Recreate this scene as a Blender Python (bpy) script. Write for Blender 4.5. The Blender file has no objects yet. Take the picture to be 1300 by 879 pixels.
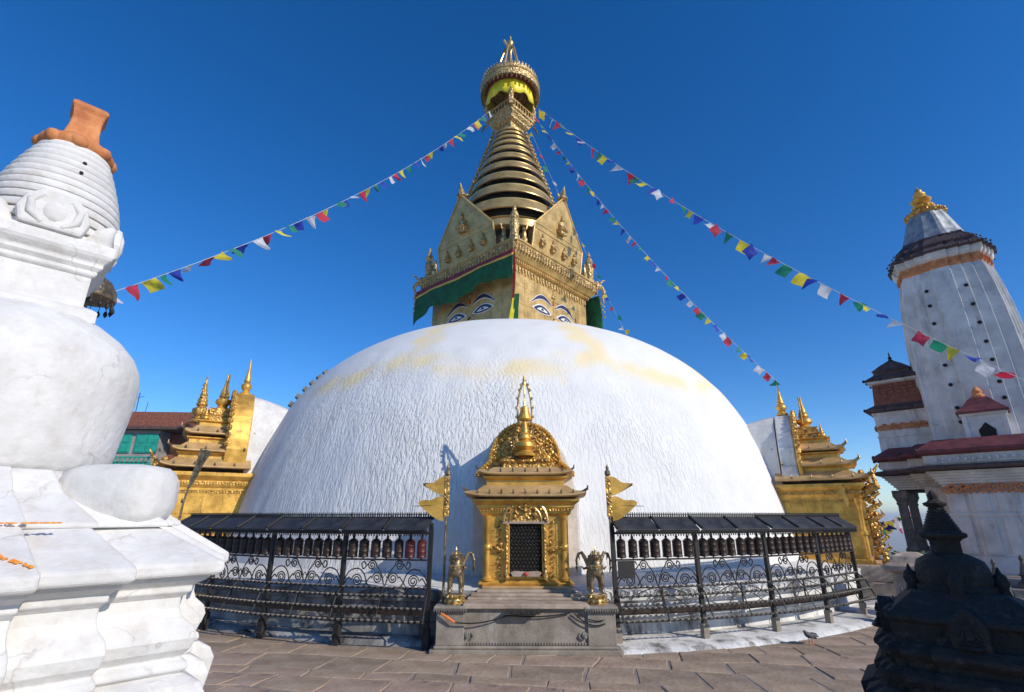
import bpy, bmesh, math, random
from math import sin, cos, pi, radians, hypot, sqrt, atan2
from mathutils import Vector, Matrix, noise
random.seed(7)
sc = bpy.context.scene
COL = sc.collection

# ------------------------------------------------------------------ camera, sky, sun, exposure
cd = bpy.data.cameras.new('camera'); cam = bpy.data.objects.new('camera', cd); COL.objects.link(cam)
cam.location = (0, 0, 2.1); cam.rotation_euler = (radians(90 + 18.7), 0, 0)
cd.sensor_width = 36; cd.lens = 36 * 640 / 1300; cd.clip_start = .05; cd.clip_end = 60000
sc.camera = cam
SUN_AZ, SUN_EL = 53.0, 29.0          # azimuth measured from -Y (behind the camera) towards +X
sdir = Vector((sin(radians(SUN_AZ)) * cos(radians(SUN_EL)), -cos(radians(SUN_AZ)) * cos(radians(SUN_EL)), sin(radians(SUN_EL))))
w = bpy.data.worlds.new('World'); sc.world = w; w.use_nodes = True
nt = w.node_tree; bg = nt.nodes['Background']
sky = nt.nodes.new('ShaderNodeTexSky'); sky.sky_type = 'NISHITA'; sky.sun_disc = False
sky.sun_elevation = radians(SUN_EL); sky.sun_rotation = atan2(sdir.x, sdir.y)
sky.altitude = 1400; sky.air_density = 1.0; sky.dust_density = 0.3; sky.ozone_density = 4.0
hs = nt.nodes.new('ShaderNodeHueSaturation'); hs.inputs['Saturation'].default_value = 1.30; hs.inputs['Hue'].default_value = .507; hs.inputs['Value'].default_value = 1.0
nt.links.new(sky.outputs[0], hs.inputs['Color']); nt.links.new(hs.outputs[0], bg.inputs[0]); bg.inputs[1].default_value = 0.15
sl = bpy.data.lights.new('sun', 'SUN'); sl.energy = 3.55; sl.angle = radians(.5); sl.color = (1, .92, .80)
so = bpy.data.objects.new('sun', sl); COL.objects.link(so); so.rotation_euler = sdir.to_track_quat('Z', 'Y').to_euler()
sc.view_settings.view_transform = 'Standard'; sc.view_settings.look = 'None'; sc.view_settings.exposure = 0.17; sc.view_settings.gamma = 1
sc.cycles.max_bounces = 6

# ------------------------------------------------------------------ materials
def mat(name, c1, c2=None, scale=4., rough=.7, metal=0., bump=.3, bscale=40., bdist=.01, stretch=(1, 1, 1), contrast=(.35, .65),
        c3=None, s3=1.2, t3=(.55, .7), st3=(1, 1, 1), vor=False, rvar=.15, detail=6, cracks=0., crack_scale=1.6):
    m = bpy.data.materials.new(name); m.use_nodes = True; n = m.node_tree; N = n.nodes; L = n.links
    p = N['Principled BSDF']; p.inputs['Roughness'].default_value = rough; p.inputs['Metallic'].default_value = metal
    tc = N.new('ShaderNodeTexCoord'); mp = N.new('ShaderNodeMapping'); mp.inputs['Scale'].default_value = stretch
    L.new(tc.outputs['Object'], mp.inputs[0])
    nz = N.new('ShaderNodeTexNoise'); nz.inputs['Scale'].default_value = scale; nz.inputs['Detail'].default_value = detail; nz.inputs['Roughness'].default_value = .62
    L.new(mp.outputs[0], nz.inputs['Vector'])
    cr = N.new('ShaderNodeValToRGB'); cr.color_ramp.elements[0].position = contrast[0]; cr.color_ramp.elements[1].position = contrast[1]
    cr.color_ramp.elements[0].color = (*c1, 1); cr.color_ramp.elements[1].color = (*(c2 or c1), 1)
    L.new(nz.outputs['Fac'], cr.inputs[0]); out = cr.outputs[0]
    if c3:
        m3 = N.new('ShaderNodeMapping'); m3.inputs['Scale'].default_value = st3; m3.inputs['Location'].default_value = (3.1, 7.7, 1.3); L.new(tc.outputs['Object'], m3.inputs[0])
        n3 = N.new('ShaderNodeTexNoise'); n3.inputs['Scale'].default_value = s3; n3.inputs['Detail'].default_value = 8; n3.inputs['Roughness'].default_value = .68; L.new(m3.outputs[0], n3.inputs['Vector'])
        r3 = N.new('ShaderNodeMapRange'); r3.inputs['From Min'].default_value = t3[0]; r3.inputs['From Max'].default_value = t3[1]; L.new(n3.outputs['Fac'], r3.inputs[0])
        mx = N.new('ShaderNodeMix'); mx.data_type = 'RGBA'; L.new(r3.outputs[0], mx.inputs[0]); L.new(out, mx.inputs[6]); mx.inputs[7].default_value = (*c3, 1); out = mx.outputs[2]
    crk = None
    if cracks:
        nw = N.new('ShaderNodeTexNoise'); nw.inputs['Scale'].default_value = 3.5; nw.inputs['Detail'].default_value = 4; L.new(mp.outputs[0], nw.inputs['Vector'])
        wv = N.new('ShaderNodeMix'); wv.data_type = 'RGBA'; wv.blend_type = 'LINEAR_LIGHT'; wv.inputs[0].default_value = .28; L.new(mp.outputs[0], wv.inputs[6]); L.new(nw.outputs['Color'], wv.inputs[7])
        vo = N.new('ShaderNodeTexVoronoi'); vo.feature = 'DISTANCE_TO_EDGE'; vo.inputs['Scale'].default_value = crack_scale; L.new(wv.outputs[2], vo.inputs['Vector'])
        rc = N.new('ShaderNodeMapRange'); rc.inputs[1].default_value = .0; rc.inputs[2].default_value = .012; rc.inputs[3].default_value = 1; rc.inputs[4].default_value = 0; L.new(vo.outputs['Distance'], rc.inputs[0])
        gt = N.new('ShaderNodeMapRange'); gt.inputs[1].default_value = .50; gt.inputs[2].default_value = .60; L.new(nw.outputs['Fac'], gt.inputs[0])
        mu = N.new('ShaderNodeMath'); mu.operation = 'MULTIPLY'; L.new(rc.outputs[0], mu.inputs[0]); L.new(gt.outputs[0], mu.inputs[1])
        m2 = N.new('ShaderNodeMath'); m2.operation = 'MULTIPLY'; L.new(mu.outputs[0], m2.inputs[0]); m2.inputs[1].default_value = cracks
        mk = N.new('ShaderNodeMix'); mk.data_type = 'RGBA'; L.new(m2.outputs[0], mk.inputs[0]); L.new(out, mk.inputs[6]); mk.inputs[7].default_value = (.16, .12, .10, 1); out = mk.outputs[2]
    L.new(out, p.inputs['Base Color'])
    if rvar:
        rr = N.new('ShaderNodeMapRange'); rr.inputs['To Min'].default_value = max(0.05, rough - rvar); rr.inputs['To Max'].default_value = min(1, rough + rvar)
        L.new(nz.outputs['Fac'], rr.inputs[0]); L.new(rr.outputs[0], p.inputs['Roughness'])
    if bump:
        if vor:
            b = N.new('ShaderNodeTexVoronoi'); b.feature = 'SMOOTH_F1'; b.inputs['Scale'].default_value = bscale; bo = b.outputs['Distance']
        else:
            b = N.new('ShaderNodeTexNoise'); b.inputs['Scale'].default_value = bscale; b.inputs['Detail'].default_value = 5; bo = b.outputs['Fac']
        L.new(mp.outputs[0], b.inputs['Vector'])
        bp = N.new('ShaderNodeBump'); bp.inputs['Strength'].default_value = bump; bp.inputs['Distance'].default_value = bdist
        L.new(bo, bp.inputs['Height']); L.new(bp.outputs[0], p.inputs['Normal'])
    return m
M = {}
M['plaster'] = mat('old_whitewash', (.60, .585, .56), (.74, .73, .705), 3.4, .85, bump=.7, bscale=16, bdist=.012, c3=(.56, .51, .46), s3=9, t3=(.50, .80), detail=10, cracks=.3, crack_scale=1.3)
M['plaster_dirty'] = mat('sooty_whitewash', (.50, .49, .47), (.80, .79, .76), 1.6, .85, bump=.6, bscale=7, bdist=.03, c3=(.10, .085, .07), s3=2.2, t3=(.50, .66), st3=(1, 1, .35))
M['soot_shade_wall'] = mat('grey_soot_and_shade', (.17, .165, .16), (.42, .41, .40), 1.3, .85, bump=.6, bscale=7, bdist=.03, c3=(.05, .045, .04), s3=2.6, t3=(.48, .66), st3=(1, 1, .3))  # left side grey: soot plus the wall's shade put into the colour
M['shik'] = mat('weathered_whitewash', (.50, .49, .47), (.74, .73, .71), 1.4, .85, bump=.4, bscale=12, bdist=.02, c3=(.20, .19, .18), s3=2.4, t3=(.54, .80), st3=(1, 1, .22), cracks=.4, crack_scale=.8)
M['gold'] = mat('gilt_copper', (.50, .27, .045), (.86, .50, .10), 3.5, .40, .45, bump=.45, bscale=38, bdist=.012, c3=(.30, .17, .06), s3=4, t3=(.56, .72))
M['gold_orn'] = mat('embossed_gilt_copper', (.30, .15, .03), (.90, .54, .13), 14, .38, .5, bump=1., bscale=26, bdist=.03, vor=True, c3=(.16, .09, .04), s3=9, t3=(.52, .62))
M['gold_roof'] = mat('dusty_gilt_roof', (.42, .27, .11), (.66, .44, .20), 2.5, .55, .25, bump=.3, bscale=30, bdist=.01)
M['brass'] = mat('brass_sheet', (.47, .30, .09), (.74, .50, .19), 2.2, .42, .35, bump=.4, bscale=16, bdist=.02, c3=(.30, .19, .07), s3=2.8, t3=(.55, .75))
M['brass_orn'] = mat('embossed_brass', (.24, .15, .05), (.80, .57, .25), 9, .42, .4, bump=1., bscale=13, bdist=.05, vor=True)
M['brass_ring'] = mat('brass_ring', (.50, .33, .11), (.76, .53, .21), 1.4, .30, .6, bump=.25, bscale=5, bdist=.02, rvar=.1)
M['bronze'] = mat('dark_bronze', (.10, .075, .045), (.36, .27, .15), 9, .4, .7, bump=.6, bscale=40, bdist=.008, vor=True)
M['bronze_gilt'] = mat('worn_gilt_bronze', (.30, .20, .08), (.80, .58, .24), 12, .35, .7, bump=.4, bscale=40, bdist=.006)
M['copper_pink'] = mat('pinkish_stone', (.30, .225, .165), (.48, .385, .30), 4, .7, bump=.5, bscale=30, bdist=.01, c3=(.75, .62, .50), s3=3, t3=(.6, .75))
M['dark'] = mat('painted_shade_black', (.008, .007, .006), (.014, .012, .01), 3, .95, bump=0)  # near-black: shade of openings, gaps and porch ceiling put into the colour
M['iron'] = mat('black_iron', (.009, .009, .009), (.020, .019, .018), 8, .62, .0, bump=.3, bscale=50, bdist=.003)
M['slate'] = mat('sooty_sheet_roof', (.018, .018, .020), (.05, .05, .052), 6, .55, .0, bump=.5, bscale=22, bdist=.01, c3=(.11, .11, .115), s3=3, t3=(.60, .78))
M['wheel'] = mat('blackened_copper_wheel', (.02, .014, .011), (.06, .036, .027), 10, .45, .4, bump=.5, bscale=60, bdist=.004)
M['wheel_red'] = mat('red_prayer_wheel', (.035, .012, .010), (.15, .022, .02), 10, .45, .1, bump=.4, bscale=60, bdist=.004)
M['wax'] = mat('pale_lamp_metal', (.12, .10, .08), (.42, .38, .32), 20, .4, .3, bump=0)
M['stone'] = mat('carved_grey_stone', (.20, .17, .135), (.34, .295, .24), 3.5, .8, bump=.6, bscale=34, bdist=.012, c3=(.48, .46, .43), s3=1.3, t3=(.56, .72), st3=(1.6, 1, .5))
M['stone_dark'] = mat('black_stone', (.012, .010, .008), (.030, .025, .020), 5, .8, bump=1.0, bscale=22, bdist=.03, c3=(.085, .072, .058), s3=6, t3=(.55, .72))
M['stone_mid'] = mat('grey_votive_stone', (.10, .095, .09), (.26, .24, .21), 5, .8, bump=.6, bscale=30, bdist=.01)
M['stone_votive'] = mat('dark_votive_stone', (.04, .038, .036), (.13, .12, .105), 5, .8, bump=.6, bscale=30, bdist=.01)
M['red_roof'] = mat('maroon_painted_eave', (.09, .022, .025), (.19, .045, .05), 4, .7, bump=.4, bscale=20, bdist=.01)
M['maroon_dark'] = mat('dark_tile_roof', (.045, .030, .030), (.12, .075, .07), 5, .8, bump=.6, bscale=14, bdist=.03)
M['orange'] = mat('orange_lime_paint', (.42, .13, .04), (.72, .30, .11), 7, .8, bump=.5, bscale=25, bdist=.01)
M['marigold'] = mat('orange_powder', (.75, .22, .02), (.95, .45, .08), 30, .9, bump=.5, bscale=60, bdist=.006)
M['brick'] = mat('red_brick', (.17, .055, .035), (.30, .11, .07), 9, .85, bump=.7, bscale=18, bdist=.02)
M['metal_grey'] = mat('grey_lead_sheet', (.22, .24, .25), (.42, .44, .45), 5, .5, .4, bump=.3, bscale=14, bdist=.01)
M['green_cloth'] = mat('green_satin', (.002, .07, .022), (.008, .14, .05), 3, .85, bump=.3, bscale=8, bdist=.02)
M['red_cloth'] = mat('dark_red_cloth', (.22, .01, .02), (.36, .02, .035), 3, .6, bump=.2)
M['yellow_cloth'] = mat('yellow_satin', (.80, .62, .015), (.92, .80, .04), 3, .5, bump=.3, bscale=6, bdist=.03)
M['amber_cloth'] = mat('amber_trim', (.75, .45, .05), (.85, .58, .08), 3, .6, bump=.2)
for k, c in dict(blue=(.02, .06, .50), white=(.72, .74, .80), red=(.60, .03, .08), green=(.01, .28, .17), yellow=(.85, .72, .05)).items():
    M['flag_' + k] = mat(k + '_flag_cloth', tuple(.55 * x + .03 for x in c), c, 3, .75, bump=.3, bscale=30, bdist=.01)
    p = M['flag_' + k].node_tree.nodes['Principled BSDF']
    n_ = M['flag_' + k].node_tree; tr = n_.nodes.new('ShaderNodeBsdfTranslucent'); tr.inputs[0].default_value = (*c, 1)
    ms = n_.nodes.new('ShaderNodeMixShader'); ms.inputs[0].default_value = .35
    n_.links.new(p.outputs[0], ms.inputs[1]); n_.links.new(tr.outputs[0], ms.inputs[2]); n_.links.new(ms.outputs[0], n_.nodes['Material Output'].inputs[0])
M['cord'] = mat('pale_cord', (.45, .45, .45), (.6, .6, .6), 5, .8, bump=0)
M['eye_blue'] = mat('dark_blue_paint', (.012, .014, .05), (.03, .035, .09), 6, .5, bump=.1)
M['eye_white'] = mat('white_paint', (.66, .65, .66), (.82, .82, .84), 6, .5, bump=.1)
M['tika'] = mat('red_paint', (.45, .04, .03), (.5, .06, .04), 6, .5, bump=.1)
M['paving'] = mat('worn_paving_stone', (.30, .212, .142), (.46, .345, .24), 1.6, .78, bump=.7, bscale=11, bdist=.02, c3=(.36, .31, .27), s3=2.3, t3=(.55, .72))
M['paving_b'] = mat('darker_paving_stone', (.24, .172, .117), (.39, .295, .205), 2.0, .78, bump=.7, bscale=13, bdist=.02, c3=(.32, .28, .24), s3=2.9, t3=(.58, .74))
M['paving_c'] = mat('pinkish_paving_stone', (.33, .225, .155), (.47, .345, .25), 1.8, .78, bump=.7, bscale=12, bdist=.02, c3=(.10, .085, .08), s3=2.6, t3=(.56, .75))
M['mortar'] = mat('dusty_joint', (.22, .18, .145), (.36, .30, .245), 5, .9, bump=.6, bscale=40, bdist=.01)
M['green_paint'] = mat('green_shutter_paint', (.01, .26, .20), (.02, .38, .28), 5, .55, bump=.2)
M['grey_render'] = mat('grey_render', (.26, .24, .23), (.38, .36, .34), 3, .85, bump=.4)
M['pigeon'] = mat('slate_feathers', (.03, .032, .04), (.09, .09, .10), 12, .6, bump=.3)
M['leaf'] = mat('leaf_litter', (.05, .07, .02), (.12, .13, .05), 12, .7, bump=.2)
M['plug'] = mat('orange_plastic', (.75, .16, .02), (.85, .24, .04), 5, .45, bump=.1)
M['blue_tarp'] = mat('blue_tarpaulin', (.01, .03, .12), (.02, .05, .2), 5, .5, bump=.2)
M['valley'] = mat('valley_farmland', (.09, .11, .06), (.18, .17, .11), .003, .9, bump=0, c3=(.30, .28, .25), s3=.02, t3=(.5, .6))
M['foliage'] = mat('tree_leaves', (.03, .06, .02), (.07, .11, .035), 2, .7, bump=.2)
M['bark'] = mat('bark', (.07, .05, .035), (.13, .10, .07), 8, .9, bump=.6)

# dome plaster: brushed white relief plus saffron wash stored per vertex
def dome_material():
    m = bpy.data.materials.new('limewashed_dome'); m.use_nodes = True; n = m.node_tree; N = n.nodes; L = n.links
    p = N['Principled BSDF']; p.inputs['Roughness'].default_value = .88
    tc = N.new('ShaderNodeTexCoord')
    at = N.new('ShaderNodeAttribute'); at.attribute_name = 'stain'
    nz = N.new('ShaderNodeTexNoise'); nz.inputs['Scale'].default_value = 1.3; nz.inputs['Detail'].default_value = 7; L.new(tc.outputs['Object'], nz.inputs[0])
    cr = N.new('ShaderNodeValToRGB'); cr.color_ramp.elements[0].color = (.71, .705, .69, 1); cr.color_ramp.elements[1].color = (.79, .785, .765, 1)
    cr.color_ramp.elements[0].position = .3; cr.color_ramp.elements[1].position = .7; L.new(nz.outputs['Fac'], cr.inputs[0])
    mp0 = N.new('ShaderNodeMapping'); mp0.inputs['Scale'].default_value = (1, 1, .13); L.new(tc.outputs['Object'], mp0.inputs[0])
    nd = N.new('ShaderNodeTexNoise'); nd.inputs['Scale'].default_value = 13; nd.inputs['Detail'].default_value = 6; nd.inputs['Roughness'].default_value = .7; L.new(mp0.outputs[0], nd.inputs[0])
    rd = N.new('ShaderNodeMapRange'); rd.inputs[1].default_value = .56; rd.inputs[2].default_value = .76; rd.inputs[4].default_value = .38; L.new(nd.outputs['Fac'], rd.inputs[0])
    md = N.new('ShaderNodeMix'); md.data_type = 'RGBA'; L.new(rd.outputs[0], md.inputs[0]); L.new(cr.outputs[0], md.inputs[6]); md.inputs[7].default_value = (.56, .56, .57, 1)
    mx = N.new('ShaderNodeMix'); mx.data_type = 'RGBA'; L.new(at.outputs['Fac'], mx.inputs[0]); L.new(md.outputs[2], mx.inputs[6]); mx.inputs[7].default_value = (.84, .69, .40, 1)
    L.new(mx.outputs[2], p.inputs['Base Color'])
    mp = N.new('ShaderNodeMapping'); mp.inputs['Scale'].default_value = (1, 1, .13); L.new(tc.outputs['Object'], mp.inputs[0])
    b1 = N.new('ShaderNodeTexNoise'); b1.inputs['Scale'].default_value = 15; b1.inputs['Detail'].default_value = 3; b1.inputs['Roughness'].default_value = .6; L.new(mp.outputs[0], b1.inputs[0])
    mr = N.new('ShaderNodeMapRange'); mr.interpolation_type = 'SMOOTHSTEP'; mr.inputs[1].default_value = .36; mr.inputs[2].default_value = .58; L.new(b1.outputs['Fac'], mr.inputs[0])
    sp = N.new('ShaderNodeSeparateXYZ'); L.new(tc.outputs['Object'], sp.inputs[0])
    r1 = N.new('ShaderNodeMapRange'); r1.inputs[1].default_value = 4.9; r1.inputs[2].default_value = 6.9; r1.inputs[3].default_value = 1.0; r1.inputs[4].default_value = .10; L.new(sp.outputs['Z'], r1.inputs[0])
    nb = N.new('ShaderNodeTexNoise'); nb.inputs['Scale'].default_value = .45; nb.inputs['Detail'].default_value = 3; L.new(tc.outputs['Object'], nb.inputs[0])
    rx = N.new('ShaderNodeMapRange'); rx.inputs[1].default_value = -3; rx.inputs[2].default_value = 6; rx.inputs[3].default_value = 1.0; rx.inputs[4].default_value = .60; L.new(sp.outputs['X'], rx.inputs[0])
    rn = N.new('ShaderNodeMapRange'); rn.inputs[1].default_value = .35; rn.inputs[2].default_value = .65; rn.inputs[3].default_value = .45; rn.inputs[4].default_value = 1.1; L.new(nb.outputs['Fac'], rn.inputs[0])
    q1 = N.new('ShaderNodeMath'); q1.operation = 'MULTIPLY'; L.new(r1.outputs[0], q1.inputs[0]); L.new(rx.outputs[0], q1.inputs[1])
    q2 = N.new('ShaderNodeMath'); q2.operation = 'MULTIPLY'; L.new(q1.outputs[0], q2.inputs[0]); L.new(rn.outputs[0], q2.inputs[1])
    bp = N.new('ShaderNodeBump'); bp.inputs['Distance'].default_value = .021; L.new(q2.outputs[0], bp.inputs['Strength']); L.new(mr.outputs[0], bp.inputs['Height'])
    L.new(bp.outputs[0], p.inputs['Normal'])
    return m
M['dome'] = dome_material()

# ------------------------------------------------------------------ mesh helpers
class MB:
    def __init__(s, T=None): s.v = []; s.f = []; s.T = T or Matrix()
    def add(s, vs, fs):
        b = len(s.v); T = s.T
        s.v += [tuple(T @ Vector(v)) for v in vs]; s.f += [tuple(b + i for i in f) for f in fs]; return s
    def box(s, x0, y0, z0, x1, y1, z1):
        return s.add([(x0, y0, z0), (x1, y0, z0), (x1, y1, z0), (x0, y1, z0), (x0, y0, z1), (x1, y0, z1), (x1, y1, z1), (x0, y1, z1)],
                     [(0, 3, 2, 1), (4, 5, 6, 7), (0, 1, 5, 4), (1, 2, 6, 5), (2, 3, 7, 6), (3, 0, 4, 7)])
    def loft(s, rings, cap=True):
        n = len(rings[0]); vs = [p for r in rings for p in r]; fs = []
        for k in range(len(rings) - 1):
            for i in range(n):
                j = (i + 1) % n; fs.append((k * n + i, k * n + j, (k + 1) * n + j, (k + 1) * n + i))
        if cap: fs.append(tuple(range(n - 1, -1, -1))); fs.append(tuple((len(rings) - 1) * n + i for i in range(n)))
        return s.add(vs, fs)
    def lathe(s, prof, seg=16, c=(0, 0, 0), cap=True, ph=0.):
        return s.loft([[(c[0] + max(r, 1e-4) * cos(ph + 2 * pi * i / seg), c[1] + max(r, 1e-4) * sin(ph + 2 * pi * i / seg), c[2] + z) for i in range(seg)] for r, z in prof], cap)
    def plan(s, prof, fn, c=(0, 0, 0), cap=True):
        return s.loft([[(c[0] + x, c[1] + y, c[2] + z) for x, y in fn(r)] for r, z in prof], cap)
    def tube(s, pts, r, n=6, cap=True):
        pts = [Vector(p) for p in pts]; rs = r if isinstance(r, (list, tuple)) else [r] * len(pts); rings = []
        up = Vector((0, 0, 1)); pu = None
        for i, p in enumerate(pts):
            d = (pts[min(i + 1, len(pts) - 1)] - pts[max(i - 1, 0)])
            d = d.normalized() if d.length > 1e-9 else Vector((0, 0, 1))
            if pu is None:
                u = up.cross(d)
                if u.length < .05: u = Vector((1, 0, 0)).cross(d)
            else: u = pu - d * pu.dot(d)
            u.normalize(); v = d.cross(u); pu = u
            rings.append([tuple(p + (u * cos(2 * pi * k / n) + v * sin(2 * pi * k / n)) * rs[i]) for k in range(n)])
        return s.loft(rings, cap)
    def ball(s, c, r, n=8, m=5):
        if not isinstance(r, (tuple, list)): r = (r, r, r)
        rings = []
        for k in range(m + 1):
            a = -pi / 2 + pi * k / m; q = max(cos(a), .02)
            rings.append([(c[0] + r[0] * q * cos(2 * pi * i / n), c[1] + r[1] * q * sin(2 * pi * i / n), c[2] + r[2] * sin(a)) for i in range(n)])
        return s.loft(rings)
    def prism(s, poly, y0, y1):                       # polygon in x,z extruded along y (y0 nearer -Y)
        n = len(poly); vs = [(x, y0, z) for x, z in poly] + [(x, y1, z) for x, z in poly]
        return s.add(vs, [tuple(range(n)), tuple(range(2 * n - 1, n - 1, -1))] + [(i, i + n, (i + 1) % n + n, (i + 1) % n) for i in range(n)])
    def mesh(s, name, m, smooth=None):
        me = bpy.data.meshes.new(name); me.from_pydata(s.v, [], s.f)
        bm = bmesh.new(); bm.from_mesh(me); bmesh.ops.recalc_face_normals(bm, faces=bm.faces); bm.to_mesh(me); bm.free()
        me.materials.append(m if not isinstance(m, str) else M[m])
        if smooth:
            me.polygons.foreach_set('use_smooth', [True] * len(me.polygons))
            try: me.set_sharp_from_angle(angle=radians(smooth))
            except Exception: pass
        me.update(); return me
    def build(s, name, m, parent=None, smooth=None, bevel=0, T=None, label=None, kind=None):
        return put(name, s.mesh(name, m, smooth), parent, T, bevel, label, kind)

def put(name, me, parent=None, T=None, bevel=0, label=None, kind=None):
    o = bpy.data.objects.new(name, me); COL.objects.link(o)
    if parent: o.parent = parent
    if T is not None: o.matrix_local = T
    if bevel:
        b = o.modifiers.new('bevel', 'BEVEL'); b.width = bevel; b.segments = 2; b.limit_method = 'ANGLE'; b.angle_limit = radians(40)
    if label: o['label'] = label
    if kind: o['kind'] = kind
    return o
def tag(o, label, cat, group=None, kind=None):
    o['label'] = label; o['category'] = cat
    if group: o['group'] = group
    if kind: o['kind'] = kind
    return o
def thing(name, label, cat, loc=(0, 0, 0), rz=0., group=None):
    o = bpy.data.objects.new(name, None); COL.objects.link(o); o.location = loc; o.rotation_euler = (0, 0, rz); o.empty_display_size = .2
    return tag(o, label, cat, group)
def copy_tree(o, parent=None):
    c = o.copy(); COL.objects.link(c); c.parent = parent
    for ch in list(o.children): copy_tree(ch, c)
    return c
def TR(x=0, y=0, z=0, rz=0.): return Matrix.Translation((x, y, z)) @ Matrix.Rotation(rz, 4, 'Z')

def square(r): return [(-r, -r), (r, -r), (r, r), (-r, r)]
def ratha(fr=(.66, .34), st=.05):                     # square plan whose sides step outwards towards the middle; r = outermost reach
    def f(r):
        s = st if st > 0 else -st * r
        k = len(fr); a = r - k * s; side = [(a, -a)]
        x = a
        for q in fr: side.append((x, -q * r)); x += s; side.append((x, -q * r))
        for q in reversed(fr): side.append((x, q * r)); x -= s; side.append((x, q * r))
        out = []
        for t in range(4):
            c, n = [(1, 0), (0, 1), (-1, 0), (0, -1)][t]
            out += [(c * p[0] - n * p[1], n * p[0] + c * p[1]) for p in side]
        return out
    return f
def subdiv_noise(me, amp, sc_):
    for v in me.vertices:
        q = noise.noise_vector(v.co * sc_); v.co += q * amp

# small seated figure, facing -Y
def figure_mesh(h, m):
    b = MB(); s = h
    b.lathe([(.30 * s, 0), (.36 * s, .05 * s), (.30 * s, .10 * s)], 10)
    b.ball((0, -.05 * s, .17 * s), (.30 * s, .20 * s, .09 * s), 8, 4)
    b.ball((0, 0, .38 * s), (.17 * s, .12 * s, .22 * s), 8, 5)
    b.ball((0, -.02 * s, .70 * s), (.10 * s, .10 * s, .12 * s), 8, 5)
    b.lathe([(.09 * s, .78 * s), (.05 * s, .9 * s), (.01 * s, 1.0 * s)], 8)
    for q in (-1, 1): b.tube([(q * .16 * s, 0, .52 * s), (q * .24 * s, -.05 * s, .34 * s), (q * .08 * s, -.15 * s, .24 * s)], .045 * s, 5)
    return b.mesh('seated_figure', m, 50)
def finial(b, x, y, z, h, r, seg=10):                 # bulbous pinnacle
    p = [(r, 0), (r * 1.05, .04), (r * .7, .08), (r * .55, .12), (r * .95, .20), (r * .9, .28), (r * .45, .33), (r * .65, .37), (r * .5, .43), (r * .55, .47), (r * .38, .52), (r * .42, .56), (r * .26, .64), (r * .30, .67), (r * .16, .76), (r * .2, .8), (r * .1, .86), (r * .13, .9), (.004, 1.0)]
    b.lathe([(a, q * h) for a, q in p], seg, (x, y, z))

# ================================================================== THE SETTING
g = MB(); g.add([(-60, -25, 0), (60, -25, 0), (60, 34, 0), (-60, 34, 0), (-60, -25, -8), (60, -25, -8), (60, 34, -8), (-60, 34, -8)],
                [(0, 1, 2, 3), (7, 6, 5, 4), (0, 4, 5, 1), (1, 5, 6, 2), (2, 6, 7, 3), (3, 7, 4, 0)])
ground = g.build('ground', 'mortar'); ground['kind'] = 'structure'; ground['label'] = 'dusty hilltop courtyard ground under the stone paving'
v_ = MB(); v_.add([(-40000, -8000, -130), (40000, -8000, -130), (40000, 50000, -130), (-40000, 50000, -130)], [(0, 1, 2, 3)])
valley = v_.build('valley', 'valley'); valley['kind'] = 'structure'; valley['label'] = 'broad valley floor far below the hilltop'
hz = MB(); hz.box(-11000, -300, -131, 11000, 22000, 34)
haze = bpy.data.objects.new('haze', hz.mesh('haze', 'valley')); COL.objects.link(haze); haze['kind'] = 'stuff'; haze['label'] = 'pale blue haze hanging over the valley'
hm = bpy.data.materials.new('valley_haze'); hm.use_nodes = True; hn = hm.node_tree; hn.nodes.clear(); ho = hn.nodes.new('ShaderNodeOutputMaterial'); hv = hn.nodes.new('ShaderNodeVolumePrincipled')
hv.inputs['Color'].default_value = (.86, .90, .95, 1); hv.inputs['Density'].default_value = .00035; hn.links.new(hv.outputs[0], ho.inputs['Volume'])
haze.data.materials.clear(); haze.data.materials.append(hm)
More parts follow.
